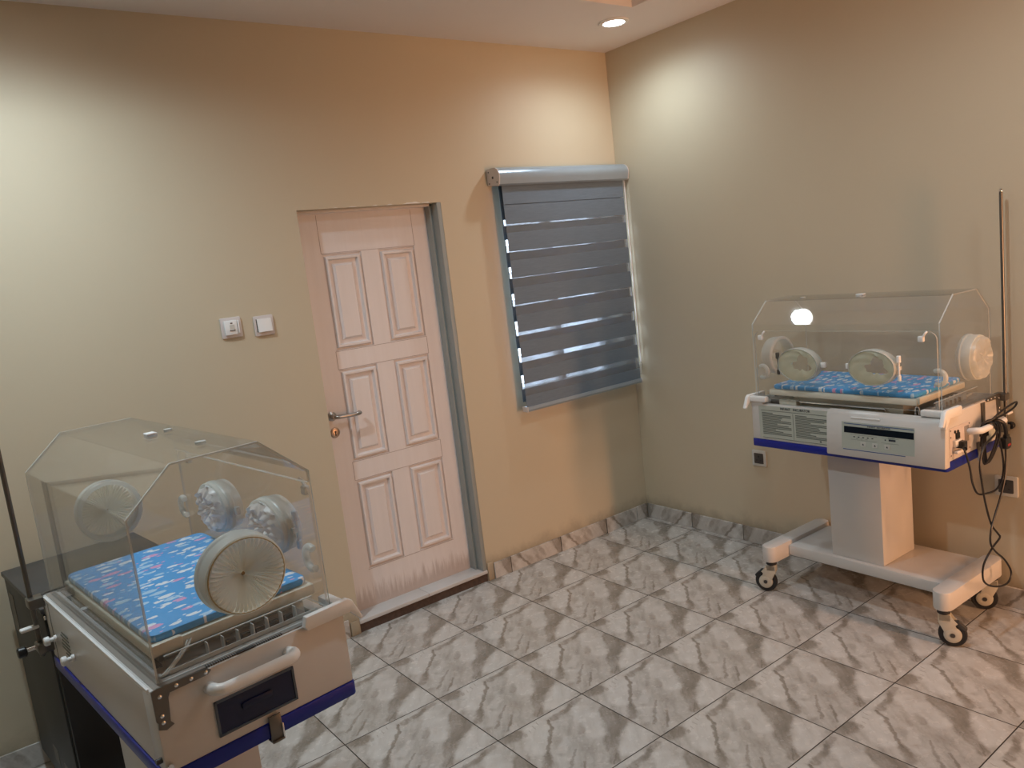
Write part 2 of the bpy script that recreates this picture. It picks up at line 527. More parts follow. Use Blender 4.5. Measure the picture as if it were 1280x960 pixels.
def text_part(name, body, size, mtx, mat, parent, depth=.0006, stretch=1.0):
    cu = bpy.data.curves.new(name, 'FONT'); cu.body = body; cu.size = size; cu.extrude = depth
    cu.align_x = 'CENTER'; cu.align_y = 'CENTER'
    o = bpy.data.objects.new(name, cu); COL.objects.link(o)
    dg = bpy.context.evaluated_depsgraph_get(); dg.update()
    me = bpy.data.meshes.new_from_object(o.evaluated_get(dg))
    bpy.data.objects.remove(o)
    me.transform(Matrix.Diagonal((stretch, 1, 1, 1))); me.transform(mtx)
    me.materials.clear(); me.materials.append(M[mat])
    q = bpy.data.objects.new(name, me); COL.objects.link(q); q.parent = parent
    return q

# ------------------------------------------------------------------ room shell
RX0, RY0 = -5.2, -4.6          # left and front wall planes
WT = .22                       # wall thickness
DX0, DX1, DZ1 = -1.985, -1.234, 1.983      # door opening
WX0, WX1, WZ0, WZ1 = -.86, -.06, .90, 2.00  # window opening

struct(MB().box((RX0 - .3, RY0 - .3, -.12), (.3, .34, 0)).build('floor', 'floor'))
# back wall with door and window openings
b = MB()
b.box((RX0 - .25, 0, 0), (DX0, WT, H + .3)); b.box((DX0, 0, DZ1), (DX1, WT, H + .3))
b.box((DX1, 0, 0), (WX0, WT, H + .3)); b.box((WX0, 0, 0), (WX1, WT, WZ0)); b.box((WX0, 0, WZ1), (WX1, WT, H + .3))
b.box((WX1, 0, 0), (WT, WT, H + .3))
bmesh.ops.remove_doubles(b.bm, verts=b.bm.verts, dist=1e-5)
wall_back = struct(b.build('wall_back', 'wall'))
struct(MB().box((0, RY0 - .2, 0), (WT, 0, H + .3)).build('wall_right', 'wall'))
struct(MB().box((RX0 - .2, RY0 - .2, 0), (RX0, 0, H + .3)).build('wall_left', 'wall'))
# front wall; unseen hall doorway added and sized to shape the warm light
b = MB()
b.box((RX0, RY0 - .2, 0), (-.60, RY0, H + .3)); b.box((-.06, RY0 - .2, 0), (0, RY0, H + .3)); b.box((-.60, RY0 - .2, 2.05), (-.06, RY0, H + .3))
struct(b.build('wall_front', 'wall'))
# unseen hall box added outside the doorway to keep sky light out
b = MB()
b.box((-2.2, -8.0, -.12), (.3, RY0 - .3, 0), 0)
struct(b.build('floor_hall_blocker', 'floor'))
b = MB()
b.box((-2.3, -8.0, 0), (-2.2, RY0 - .2, 2.7)); b.box((.3, -8.0, 0), (.4, RY0 - .2, 2.7)); b.box((-2.3, -8.1, 0), (.4, -8.0, 2.7))
struct(b.build('wall_hall_blocker', 'wall'))
struct(MB().box((-2.3, -8.1, 2.7), (.4, RY0 - .2, 2.8)).build('ceiling_hall_blocker', 'ceiling'))
# ceiling: dropped border with a raised tray in the middle
tx0, tx1, ty0, ty1 = -4.74, -.4605, -3.94, -.659
b = MB()
hz = H + .16
b.box((RX0, ty1, H), (0, 0, hz)); b.box((RX0, RY0, H), (0, ty0, hz))
b.box((RX0, ty0, H), (tx0, ty1, hz)); b.box((tx1, ty0, H), (0, ty1, hz))
b.box((RX0, RY0, hz), (0, 0, hz + .1))
struct(b.build('ceiling', 'ceiling'))

# skirting tiles
def skirting(name, mat, pieces):
    b = MB()
    for lo, hi in pieces: b.box(lo, hi, 0, .0015, 1)
    return struct(b.build(name, mat))
skirting('baseboard_back', 'skirt_back', [((a, -.009, 0), (c, 0, .088)) for a, c in
         [(-1.19, -.722), (-.72, -.362), (-.36, -.102), (-.10, -.012)]] +
         [((a, -.009, 0), (a + .358, 0, .088)) for a in [-2.40 - .36 * k for k in range(8)]])
skirting('baseboard_right', 'skirt_right', [((-.009, -.36 * (k + 1) + .002, 0), (0, -.36 * k - (.009 if k == 0 else 0), .088)) for k in range(12)])
skirting('baseboard_left', 'skirt_right', [((RX0, -.36 * (k + 1) + .002, 0), (RX0 + .009, -.36 * k, .088)) for k in range(12)])
# plaster patches where the wall ends at the door opening
rnd = random.Random(4)
b = MB()
for cx, wd, hh in ((-1.40, .10, .013), (-1.32, .05, .008), (-1.52, .04, .006), (-1.60, .035, .005), (-1.71, .05, .005), (-1.80, .03, .004)):
    top = [(cx - wd / 2 + wd * k / 8, DZ1 + hh * (.5 + .5 * rnd.random()) * math.sin(PI * (k + .4) / 8.8)) for k in range(9)]
    b.prism([(cx - wd / 2, DZ1 + .0005)] + top + [(cx + wd / 2, DZ1 + .0005)], 1, -.0015, .001)
b.build('plaster_chip', 'plaster', wall_back)
# dirty plaster stubs at the foot of the door jambs
b = MB()
b.box((-1.232, -.006, 0), (-1.194, 0, .10), 0, .004); b.box((-2.035, -.006, 0), (-1.988, 0, .07), 0, .004)
b.build('plaster_stub', 'wall', wall_back)

# ------------------------------------------------------------------ door
door = struct(thing('door_1', 'x', 'x', (0, 0, 0)))
for k_ in ('label', 'category'): del door[k_]
# leaf as one continuous height field with six moulded panels
YL = .10
rects = [(x0, x1, z0, z1) for (z0, z1) in ((1.335, 1.787), (.797, 1.243), (.253, .70)) for (x0, x1) in ((-1.853, -1.652), (-1.560, -1.358))]
prof = [(-.004, 0), (.0, .0), (.004, .010), (.010, .010), (.016, -.007), (.025, -.007), (.031, .010), (.046, .013), (.0465, .013), (.058, -.003), (.063, -.003)]
def hprof(d):
    if d <= prof[0][0]: return 0.0
    for (a, ha), (c, hc) in zip(prof[:-1], prof[1:]):
        if d <= c: return ha + (hc - ha) * (d - a) / (c - a)
    return prof[-1][1]
LX0, LX1, LZ0, LZ1 = -1.975, -1.262, .062, 1.972
b = MB()
def frustum(R0, y0, R1, y1):
    (a0, b0, c0, d0), (a1, b1, c1, d1) = R0, R1
    o_ = [(a0, y0, c0), (b0, y0, c0), (b0, y0, d0), (a0, y0, d0)]; i_ = [(a1, y1, c1), (b1, y1, c1), (b1, y1, d1), (a1, y1, d1)]
    bm = b.bm; vo = [bm.verts.new(p) for p in o_]; vi = [bm.verts.new(p) for p in i_]
    for k in range(4): bm.faces.new((vo[k], vo[(k + 1) % 4], vi[(k + 1) % 4], vi[k]))
    return vi
for (x0, x1, z0, z1) in rects:
    def R(d): return (x0 + d, x1 - d, z0 + d, z1 - d)
    pr = [(d, YL + h) for d, h in prof if d >= 0]
    for (d0, y0), (d1, y1) in zip(pr[:-1], pr[1:]):
        last = frustum(R(d0), y0, R(d1), y1)
    b.bm.faces.new(last)
# flat rails and stiles between panels
xs = [LX0, -1.853, -1.652, -1.560, -1.358, LX1]; zs = [LZ0, .253, .70, .797, 1.243, 1.335, 1.787, LZ1]
for i in range(5):
    for j in range(7):
        if i in (1, 3) and j in (1, 3, 5): continue
        v = [b.bm.verts.new(p) for p in ((xs[i], YL, zs[j]), (xs[i + 1], YL, zs[j]), (xs[i + 1], YL, zs[j + 1]), (xs[i], YL, zs[j + 1]))]
        b.bm.faces.new(v)
bmesh.ops.remove_doubles(b.bm, verts=b.bm.verts, dist=1e-5)
b.box((LX0, YL + .0135, LZ0), (LX1, YL + .045, LZ1))
b.box((LX0, YL, LZ0 - .0), (LX0 + .0005, YL + .014, LZ1)); b.box((LX1 - .0005, YL, LZ0), (LX1, YL + .014, LZ1))
# scored joint lines of the stiles
leaf = b.build('door_leaf', 'door', door)
b = MB()
for x in (-1.8555, -1.3555):
    for (z0, z1) in ((1.79, 1.965), (1.246, 1.332), (.703, .794)):
        b.box((x - .001, YL - .0006, z0), (x + .001, YL + .001, z1))
for z in (1.79, 1.332, 1.246, .794, .703, .25):
    b.box((-1.8555, YL - .0006, z - .0009), (-1.3555, YL + .001, z + .0009))
b.build('joint_line', simple('joint_line_brown', (.36, .29, .27), .7), leaf)  # thin brown strips mark the stile joints
# lever handle and key escutcheon
b = MB()
hx, hz_ = -1.925, 1.035
b.lathe([(0, 0), (.022, 0), (.022, .006), (.012, .010), (.010, .045), (0, .045)], (hx, YL, hz_), (0, -1, 0))
b.tube(smooth_path([(hx, YL - .045, hz_), (hx + .012, YL - .056, hz_), (hx + .05, YL - .058, hz_ - .002), (hx + .10, YL - .056, hz_ - .004), (hx + .125, YL - .045, hz_ - .004), (hx + .130, YL - .028, hz_ - .004)], 5), .0095, 0, 10)
b.build('door_handle', 'steel', door)
b = MB()
b.lathe([(0, 0), (.024, 0), (.024, .004), (.018, .007), (0, .007)], (-1.921, YL, .956), (0, -1, 0))
b.cyl((-1.921, YL - .006, .960), (-1.921, YL - .0085, .960), .005, 1, 12); b.box((-1.9235, YL - .0085, .942), (-1.9185, YL - .006, .958), 1)
b.build('key_escutcheon', ['brass', 'black'], door)
# steel frame: rebated jamb on the hinge side, thin head
b = MB()
b.box((DX1 - .036, .055, .045), (DX1, .16, DZ1), 0, .002); b.box((DX1 - .024, .0, .045), (DX1, .056, DZ1), 0, .003)
b.box((DX0, .105 + .045, .045), (DX0 + .05, .19, DZ1), 0, .002)
b.build('door_frame', 'door_frame', door)
b = MB(); b.box((DX0, .055, DZ1 - .012), (DX1, .16, DZ1), 0, .002); b.build('frame_head', 'door', door)
b = MB()
b.box((DX0, -.004, .044), (-1.60, .20, .062), 0, .002); b.box((-1.598, -.004, .044), (DX1, .20, .062), 0, .002)
b.build('door_sill', 'sill', door)
b = MB(); b.box((DX0, .004, 0), (DX1, .2, .044)); b.build('sill_riser', 'riser', door)
# room beyond the door is closed off
struct(MB().box((DX0 - .05, WT - .02, 0), (DX1 + .05, WT + .05, DZ1 + .05)).build('wall_behind', 'wall'))

# ------------------------------------------------------------------ window
win = struct(thing('window_1', 'x', 'x'))
for k_ in ('label', 'category'): del win[k_]
b = MB(); f = .045; y0, y1 = .12, .17
b.box((WX0, y0, WZ0), (WX0 + f, y1, WZ1), 0, .003); b.box((WX1 - f, y0, WZ0), (WX1, y1, WZ1), 0, .003)
b.box((WX0 + f, y0, WZ0), (WX1 - f, y1, WZ0 + f), 0, .003); b.box((WX0 + f, y0, WZ1 - f), (WX1 - f, y1, WZ1), 0, .003)
xm = (WX0 + WX1) / 2
b.box((xm - .02, y0 - .002, WZ0 + f), (xm + .02, y1, WZ1 - f), 0, .003)
b.build('window_frame', 'window_frame', win)
b = MB(); b.box((WX0 + f, .142, WZ0 + f), (xm - .02, .147, WZ1 - f)); b.box((xm + .02, .142, WZ0 + f), (WX1 - f, .147, WZ1 - f)); b.build('window_pane', 'glass', win)

# ------------------------------------------------------------------ zebra blind
BL0, BL1, YF, YB = -.905, -.035, -.078, -.050
blind = thing('roller_blind', 'grey striped zebra roller blind hanging over the window in the corner', 'blind', ((BL0 + BL1) / 2, 0, 2.08))
ox, oz = blind.location.x, blind.location.z
# head rail: rounded cassette
b = MB()
def rail_prof(g=0.0):
    P = [(-.004, 2.130), (-.055, 2.132)]
    for k in range(7):
        a = math.radians(80 - 100 * k / 6); P.append((-.062 - .046 * math.cos(a) * (1 - g), 2.086 + .046 * math.sin(a) * (1 - g)))
    P += [(-.100, 2.046), (-.088, 2.038), (-.004, 2.050)]
    return [(y, z - oz) for y, z in P]
b.prism(rail_prof(), 0, -.930 - ox, -.012 - ox, 0, .0, smooth=False)
b.build('head_rail', 'rail', blind)
for xx, nm in ((-.930, 0), (-.012, 1)):
    b = MB(); x0, x1 = (xx - .006, xx) if nm == 0 else (xx, xx + .006)
    b.prism(rail_prof(), 0, x0 - ox, x1 - ox, 0)
    for (yy, zz) in ((-.02, 2.115), (-.02, 2.058), (-.085, 2.058)):
        xo = x0 - ox if nm == 0 else x1 - ox
        b.cyl((xo - .001, yy, zz - oz), (xo + .001, yy, zz - oz), .004, 1, 10)
    b.box((x0 - ox - .001, -.058, 2.078 - oz), (x0 - ox, -.046, 2.090 - oz), 1)
    b.build('end_cap', ['off_white', 'dark_plastic'], blind)
slats = [(1.942, 1.845), (1.802, 1.706), (1.660, 1.570), (1.520, 1.430), (1.375, 1.285), (1.233, 1.150), (1.087, 1.010), (.945, .880)]
b = MB(); b.box((BL0 - ox, YF, 1.945 - oz), (BL1 - ox, YF + .0012, 2.055 - oz))
b.build('opaque_slat', 'blind', blind)
for (t1, t0) in slats:
    b = MB(); b.box((BL0 - ox, YF, t0 - oz), (BL1 - ox, YF + .0012, t1 - oz)); b.build('opaque_slat', 'blind', blind)
zz_prev = [1.845, 1.706, 1.570, 1.430, 1.285, 1.150, 1.010]
for k, (t1, t0) in enumerate(slats[:-1]):
    nxt = slats[k + 1][0]
    b = MB(); b.box((BL0 - ox, YF + .0002, nxt - oz), (BL1 - ox, YF + .0008, t0 - oz)); b.build('sheer_slat', 'sheer', blind)
# rear layer: opaque bands behind the sheer ones, the gap opening towards the bottom
gaps = [.006, .004, .004, .009, .020, .028, .032]
for k, (t1, t0) in enumerate(slats[:-1]):
    nxt = slats[k + 1][0]
    top = t0 - gaps[k]; bot = nxt - .035
    b = MB(); b.box((BL0 - ox, YB, bot - oz), (BL1 - ox, YB + .0012, top - oz)); b.build('rear_slat', 'blind', blind)
    b = MB(); b.box((BL0 - ox, YB + .0002, top - oz), (BL1 - ox, YB + .0008, top + .035 - oz)); b.build('rear_sheer', 'sheer', blind)
b = MB(); b.box((BL0 - ox, YB, 1.87 - oz), (BL1 - ox, YB + .0012, 2.055 - oz)); b.build('rear_slat', 'blind', blind)
b = MB(); b.prism([(y, z - oz) for y, z in ((-.088, .868), (-.082, .858), (-.052, .858), (-.044, .868), (-.048, .884), (-.084, .884))], 0, BL0 - ox, BL1 - ox)
b.build('bottom_rail', 'rail', blind)
for xx in (BL0 - .004, BL1):
    b = MB(); b.box((xx - ox, -.089, .857 - oz), (xx + .004 - ox, -.043, .885 - oz), 0, .001); b.build('rail_cap', 'off_white', blind)
# beaded chain loop with weight
b = MB()
for yy in (-.052, -.074):
    b.tube(smooth_path([(-.020 - ox, yy, 2.05 - oz), (-.016 - ox, yy, 1.7 - oz), (-.018 - ox, yy, 1.3 - oz), (-.014 - ox, yy, .98 - oz)], 8), .0042, 0, 6)
b.build('bead_chain', 'white_plastic', blind)
b = MB()
b.lathe([(0, -.012), (.010, -.012), (.014, -.006), (.014, .006), (.010, .012), (0, .012)], (-.016 - ox, -.063, .965 - oz), (0, 1, 0), 0, 20)
b.box((-.024 - ox, -.071, .905 - oz), (-.008 - ox, -.055, .955 - oz), 0, .003)
b.build('chain_weight', 'acrylic_milk', blind)

# ------------------------------------------------------------------ wall switches and sockets
t = thing('key_card_switch', 'square warm-white key card holder switch, left one of the pair beside the door', 'switch', (-2.352, 0, 1.517))
b = MB(); b.prism(rrect(.086, .086, .006), 1, -.010, 0, 0, .003); b.build('wall_plate', 'off_white', t)
b = MB(); b.box((-.030, -.020, -.030), (.022, -.0095, .030), 0, .002); b.box((.025, -.017, -.026), (.032, -.0095, .028), 0, .001); b.build('card_holder', 'white_plastic', t)
b = MB(); b.box((-.010, -.0212, -.014), (.010, -.0195, .012), 0); b.build('card_window', 'enamel_grey', t)
b = MB(); b.prism([(-.011, -.014), (.011, -.014), (.011, -.008), (.008, -.011), (-.008, -.011), (-.011, -.008)], 1, -.0222, -.0195); b.build('slot_mark', 'dark_plastic', t)
b = MB(); b.box((-.006, -.0212, .016), (.003, -.0195, .021)); b.build('indicator_window', 'dark_plastic', t)
t = thing('light_switch', 'square warm-white single rocker light switch, right one of the pair beside the door', 'switch', (-2.212, 0, 1.507))
b = MB(); b.prism(rrect(.086, .086, .006), 1, -.010, 0, 0, .003); b.build('wall_plate', 'off_white', t)
b = MB(); b.box((-.034, -.0105, -.026), (-.030, -.0095, .030), 0); b.build('rocker_gap', 'dark_plastic', t)
b = MB(); b.prism([(-.010, -.026), (-.020, -.026), (-.013, .030), (-.010, .030)], 0, -.030, .032, 0, .0015); b.build('rocker', 'white_plastic', t)

def socket(y, z, label):
    t = thing('wall_socket', label, 'socket', (0, y, z), -PI / 2)      # local -y faces into the room
    b = MB(); b.prism(rrect(.086, .086, .006), 1, -.011, 0, 0, .003); b.build('wall_plate', 'enamel_grey', t)
    b = MB(); b.prism(rrect(.056, .056, .004), 1, -.0135, -.0105, 0, .001); b.build('socket_insert', 'dark_plastic', t)
    b = MB(); b.box((-.004, -.0142, .006), (.004, -.0134, .016)); b.box((-.016, -.0142, -.012), (-.008, -.0134, -.007)); b.box((.008, -.0142, -.012), (.016, -.0134, -.007)); b.build('pin_slot', 'black', t)
    return t
socket(-.857, .485, 'square dark-faced wall socket low on the right wall left of the incubator with cables')
socket(-2.042, .522, 'square dark-faced wall socket low on the right wall behind the hanging black cable')

# ------------------------------------------------------------------ ceiling downlights
for (x, y, z, watts, colr, lab) in DOWNLIGHTS:
    t = thing('ceiling_downlight', lab, 'ceiling light', (x, y, z))
    b = MB(); b.lathe([(.052, 0), (.075, 0), (.077, -.003), (.072, -.008), (.055, -.009), (.052, -.004)], (0, 0, 0), (0, 0, 1), 0, 40, close=True)
    b.build('trim_ring', 'white_plastic', t)
    b = MB(); b.lathe([(0, -.010), (.030, -.0095), (.048, -.007), (.0525, -.003), (.0525, 0), (0, 0)], (0, 0, 0), (0, 0, 1), 0, 40)
    b.build('diffuser', 'lamp_cool' if colr == LAMP_COOL else 'lamp_warm', t)
    ld = bpy.data.lights.new('downlight_beam', 'SPOT'); ld.energy = watts; ld.color = colr
    ld.spot_size = math.radians(168); ld.spot_blend = 1.0; ld.shadow_soft_size = .045
    lt = bpy.data.objects.new('downlight_beam', ld); COL.objects.link(lt); lt.location = (x, y, z - .06)

# ------------------------------------------------------------------ black cabinet behind the left incubator
cab = thing('floor_cabinet', 'dark grey box cabinet with slate top against the back wall behind the left incubator', 'cabinet', (-3.315, -.10, 0), .107)
b = MB(); b.box((0, -.55, .10), (.44, 0, .77), 0, .004); b.build('cabinet_body', 'cabinet', cab)
b = MB(); b.box((-.006, -.556, .77), (.446, .004, .787), 0, .003); b.build('cabinet_top', 'cabinet_top', cab)
b = MB(); b.box((.02, -.52, 0), (.42, -.02, .10), 0, .002); b.build('plinth', 'black', cab)
b = MB(); b.box((.006, -.572, .11), (.434, -.550, .765), 0, .004); b.build('cabinet_door', 'black', cab)  # front blacker than the body: its shade is put into the colour
for (y0, y1, z0, z1) in ((-.30, -.24, .16, .215), (-.42, -.37, .15, .20), (-.10, -.035, .58, .72)):
    b = MB(); b.box((-.0012, y0, z0), (0.0005, y1, z1)); b.build('side_sticker', 'sticker', cab)

# ------------------------------------------------------------------ infant incubator
DL, DD, ZB, ZT = .425, .212, .708, .918     # deck half length, half depth, bottom, top
HL, YFR, YBK, Z0, Z1, Z2, TF, TB = .408, -.192, .203, .922, 1.262, 1.350, -.084, .103
AT = .005

def port_collar(parent, centre, out, rx, rz, depth, kind, name='hand_port'):
    """out: unit vector pointing out of the hood; kind of sleeve"""
    c = Vector(centre); o_ = Vector(out)
    root = MB()
    # the collar ring: outward flange + barrel
    prof = [(1.0, -.010), (1.04, -.006), (1.04, .004), (1.0, .008), (1.0, depth - .006), (.985, depth), (.90, depth), (.885, depth - .008), (.885, -.010)]
    if kind == 'torn': prof = [(1.0, -.008), (1.03, -.005), (1.03, .004), (1.0, .007), (1.0, depth - .003), (.985, depth), (.95, depth), (.94, depth - .006), (.94, -.008)]
    r = rz
    root.lathe([(p * r, h) for p, h in prof], c, o_, 0, 48, 1.0, rx / rz, close=True)
    col = root.build(name, 'collar_clear' if kind == 'torn' else 'collar', parent)
    rn = random.Random(int(abs(c.x * 1000) + abs(c.y * 100)) + len(kind))
    z = o_.normalized(); x = Vector((0, 0, 1)); y = z.cross(x).normalized()
    def P(rad, ang, h): return c + x * (rad * rz * math.cos(ang)) + y * (rad * rx * math.sin(ang)) + z * h
    b = MB(); N = 96
    if kind == 'pleated':
        rings = [.955, .90, .80, .65, .45, .25, .10, .035]
        hs = [depth - .002, depth + .005, depth + .006, depth + .001, depth - .006, depth - .012, depth - .016, depth - .020]
        jit = [rn.uniform(.5, 1.3) for _ in range(N)]
        grid = []
        for ri, (rr, hh) in enumerate(zip(rings, hs)):
            amp = [0, .0012, .0030, .0036, .0034, .0028, .0016, .0005][ri]
            grid.append([P(rr, 2 * PI * k / N, hh + amp * jit[k % N] * (1 if k % 2 else -1)) for k in range(N + 1)])
        b.surf(grid, 0); b.build('pleated_sleeve', 'cuff', col)
        b = MB(); b.lathe([(0, 0), (.035 * rz, 0), (.05 * rz, .002), (.03 * rz, .004), (0, .001)], c + z * (depth - .020), z, 0, 16); b.build('sleeve_centre', 'cuff_stain', col)
        b = MB()
        ring = [P(.93, 2 * PI * k / 64, depth + .002) for k in range(64)]
        b.tube(ring, .0016, 0, 6, True); b.build('elastic_seam', simple('elastic_cord', (.45, .36, .20), .7), col)
    elif kind == 'crumpled':
        rings = [.955, .92, .80, .62, .42, .22, .001]
        hs = [depth - .003, depth + .006, depth + .013, depth + .014, depth + .012, depth + .011, depth + .010]
        grid = []; ph = [rn.uniform(0, 6) for _ in range(6)]
        for ri, (rr, hh) in enumerate(zip(rings, hs)):
            row = []
            for k in range(N + 1):
                a = 2 * PI * k / N
                cr = (abs(math.sin(2.5 * a + ph[0] + 4 * rr)) * .8 + abs(math.sin(4 * a + ph[1] - 5 * rr)) * .5 + abs(math.sin(1.5 * a + ph[2] + 9 * rr)) * .6) - .9
                row.append(P(rr, a, hh + .010 * cr * (0 if ri < 1 else 1) * (1 if ri < 6 else 0)))
            grid.append(row)
        b.surf(grid, 0); b.build('crumpled_sleeve', 'cuff', col)
    elif kind == 'inside':
        # soft white sleeve hanging inwards
        rings = [.90, .95, .93, .85, .70, .50, .28, .10, .001]
        hs = [0, -.010, -.016, -.022, -.026, -.028, -.026, -.022, -.022]
        grid = []; ph = [rn.uniform(0, 6) for _ in range(6)]
        for ri, (rr, hh) in enumerate(zip(rings, hs)):
            row = []
            for k in range(N + 1):
                a = 2 * PI * k / N
                cr = abs(math.sin(2 * a + ph[0] + 7 * rr)) + .7 * abs(math.sin(4.5 * a + ph[1] - 9 * rr)) + .35 * abs(math.sin(8 * a + ph[2] + 11 * rr)) - 1.0
                row.append(P(rr, a, hh - .015 * cr * (0 if ri < 1 or ri > 6 else 1)))
            grid.append(row)
        b.surf(grid, 0); b.build('gathered_sleeve', 'cuff_white', col)
        prof = [(1.0, -.002), (1.0, -.020), (.97, -.022), (.88, -.022), (.86, -.018), (.86, -.002)]
        b = MB(); b.lathe([(p * rz, h) for p, h in prof], c, z, 0, 48, 1.0, rx / rz, close=True); b.build('inner_ring', 'collar', col)
    elif kind == 'torn':
        # worn membrane with a ragged hole
        edge = []
        hx_, hz2 = (.22, .08)
        M_ = 96
        for k in range(M_ + 1):
            a = 2 * PI * (k % M_) / M_
            base = .47 + .10 * math.cos(3 * a + .5) + .05 * math.sin(5 * a) + .04 * math.sin(9 * a + 1)
            edge.append((hz2 + base * math.cos(a) * .95, -hx_ + base * math.sin(a) * .85))
        grid = []
        for s_ in (0.0, .12, .35, .65, 1.0):
            row = []
            for k in range(M_ + 1):
                a = 2 * PI * k / M_
                e = (.955 * math.cos(a), .955 * math.sin(a)); h_ = edge[k]
                q = (e[0] + (h_[0] - e[0]) * s_, e[1] + (h_[1] - e[1]) * s_)
                row.append(c + x * (q[0] * rz) + y * (q[1] * rx) + z * (depth - .004 + .003 * math.sin(PI * s_) + .0015 * math.sin(7 * a + 5 * s_)))
            grid.append(row)
        b.surf(grid, 0, .0006); b.build('torn_membrane', 'cuff_olive', col)
    return col

def incubator(name_label, cx, cy, rz, dz, opts):
    t = thing('infant_incubator', name_label, 'incubator', (cx, cy, 0), rz, 'infant incubators on wheeled stands')
    # ---- stand
    for sx in (-1, 1):
        b = MB()
        xc = -.402 if sx < 0 else .378
        P_ = []
        for (yy, r_) in ((.262, 1), (-.212, -1)):
            for k in range(9):
                a = (PI * k / 8) if r_ > 0 else PI + PI * k / 8
                P_.append((xc + .036 * math.cos(a), yy - .036 * r_ + .036 * math.sin(a)))
        b.prism(P_, 2, .152, .226, 0, .004, smooth=True)
        b.build('stand_foot', 'enamel', t)
        # casters
        for sy in (-1, 1):
            yc = .262 - .036 if sy > 0 else -.212 + .036
            ang = opts['casters'][(sx, sy)]
            b = MB()
            b.cyl((xc, yc, .132), (xc, yc, .152), .0235, 0, 24, .003)
            ob = b.build('caster', 'rubber', t)
            d = Vector((math.cos(ang), math.sin(ang), 0)); n = Vector((-d.y, d.x, 0))
            wc = Vector((xc, yc, .05)) + d * .028
            mt = Matrix((( d.x, n.x, 0, xc), (d.y, n.y, 0, yc), (0, 0, 1, 0), (0, 0, 0, 1)))
            # fork: housing with two cheek plates
            b = MB()
            cheek = [(-.020, .133), (.020, .133), (.034, .112), (.046, .098), (.038, .090), (.050, .058), (.044, .036), (.028, .030), (.012, .036), (.002, .056), (-.020, .100)]
            for s2 in (-1, 1):
                bb = MB(); bb.prism(cheek, 1, s2 * .0145, s2 * .0185, 0, .0012, smooth=False)
                bmesh.ops.transform(bb.bm, matrix=mt, verts=bb.bm.verts)
                me = bpy.data.meshes.new('tmp'); bb.bm.to_mesh(me); b.bm.from_mesh(me); bpy.data.meshes.remove(me); bb.bm.free()
            b.box((-.020, -.0185, .104), (.024, .0185, .134), 0, .003, mtx=mt)
            b.build('caster_fork', 'caster', ob)
            b = MB()
            b.lathe([(.030, -.011), (.046, -.011), (.050, -.006), (.050, .006), (.046, .011), (.030, .011)], wc, n, 0, 40, close=True)
            b.build('wheel', 'rubber', ob)
            b = MB()
            b.lathe([(0, -.0155), (.008, -.0155), (.010, -.019), (.024, -.0195), (.031, -.016), (.032, -.010), (.032, .010), (.031, .016), (.024, .0195), (.010, .019), (.008, .0155), (0, .0155)], wc, n, 0, 32)
            b.build('wheel_hub', 'caster', ob)
            b = MB(); b.lathe([(0, -.021), (.0085, -.021), (.0085, .021), (0, .021)], wc, n, 0, 16); b.build('axle_cap', 'dark_plastic', ob)
            b = MB(); b.prism([(.030, .100), (.050, .104), (.078, .076), (.074, .068), (.062, .072), (.048, .084)], 1, -.013, .013, 0, .003)
            bmesh.ops.transform(b.bm, matrix=mt, verts=b.bm.verts)
            b.build('brake_pedal', 'dark_plastic' if sx > 0 else 'rubber', ob)
    b = MB(); b.box((-.366, -.090, .160), (.342, .236, .208), 0, .004); b.build('stand_beam', 'enamel', t)
    b = MB(); b.box((-.155, -.068, .208), (.084, .182, ZB + dz), 0, .004); b.build('stand_column', 'enamel', t)

    # ---- deck housing: tub with rim, the inside sunk
    z0, z1 = ZB + dz, ZT + dz
    DB = DD + .010                              # back half depth
    b = MB()
    wt = .020; bev = .004
    b.box((-DL, -DD, z0 + .034), (-DL + .062, DB, z1), 0, bev); b.box((DL - .062, -DD, z0 + .034), (DL, DB, z1), 0, bev)
    b.box((-DL + .06, -DD, z0 + .034), (DL - .06, -DD + .030, z1 - .014), 0, bev); b.box((-DL + .06, DB - .026, z0 + .034), (DL - .06, DB, z1), 0, bev)
    b.box((-DL + .05, -DD + .02, z0 + .034), (DL - .05, DB - .02, z1 - .055), 1)
    deck = b.build('deck_housing', ['enamel', 'slot'], t)
    # grey metal top plate inside the hood with slots
    b = MB()
    b.box((-DL + .006, -DD + .035, z1 - .0005), (-DL + .058, DB - .008, z1 + .0025)); b.box((DL - .058, -DD + .035, z1 - .0005), (DL - .006, DB - .008, z1 + .0025))
    b.box((-DL + .058, DB - .052, z1 - .02), (DL - .058, DB - .008, z1 + .0025))
    b.box((-DL + .058, -DD + .06, z1 - .02), (-DL + .12, DB - .052, z1 + .0015)); b.box((DL - .12, -DD + .06, z1 - .02), (DL - .058, DB - .052, z1 + .0015))
    b.build('deck_top_plate', 'recess', deck)
    b = MB(); b.box((-.33, DB - .058, z1 - .018), (.33, DB - .034, z1 + .0032)); b.build('air_slot', 'slot', deck)
    # vent comb on the near end rim
    b = MB()
    for k in range(34):
        yy = .108 - k * .0051
        if 13 <= k <= 20:
            continue
        b.box((-DL + .004, yy - .0012, z1 + .001), (-DL + .013, yy + .0012, z1 + .0032))
    b.box((-DL + .003, .108 - 20.5 * .0051, z1 + .001), (-DL + .013, .108 - 12.7 * .0051, z1 + .0034))
    b.build('vent_comb', 'slot', deck)
    # blue bumper band
    b = MB(); b.prism(rrect(2 * DL + .008, DD + DB + .008, .012, cy=(DB - DD) / 2), 2, z0, z0 + .034, 0, .004); band = b.build('bumper_band', 'blue', t)
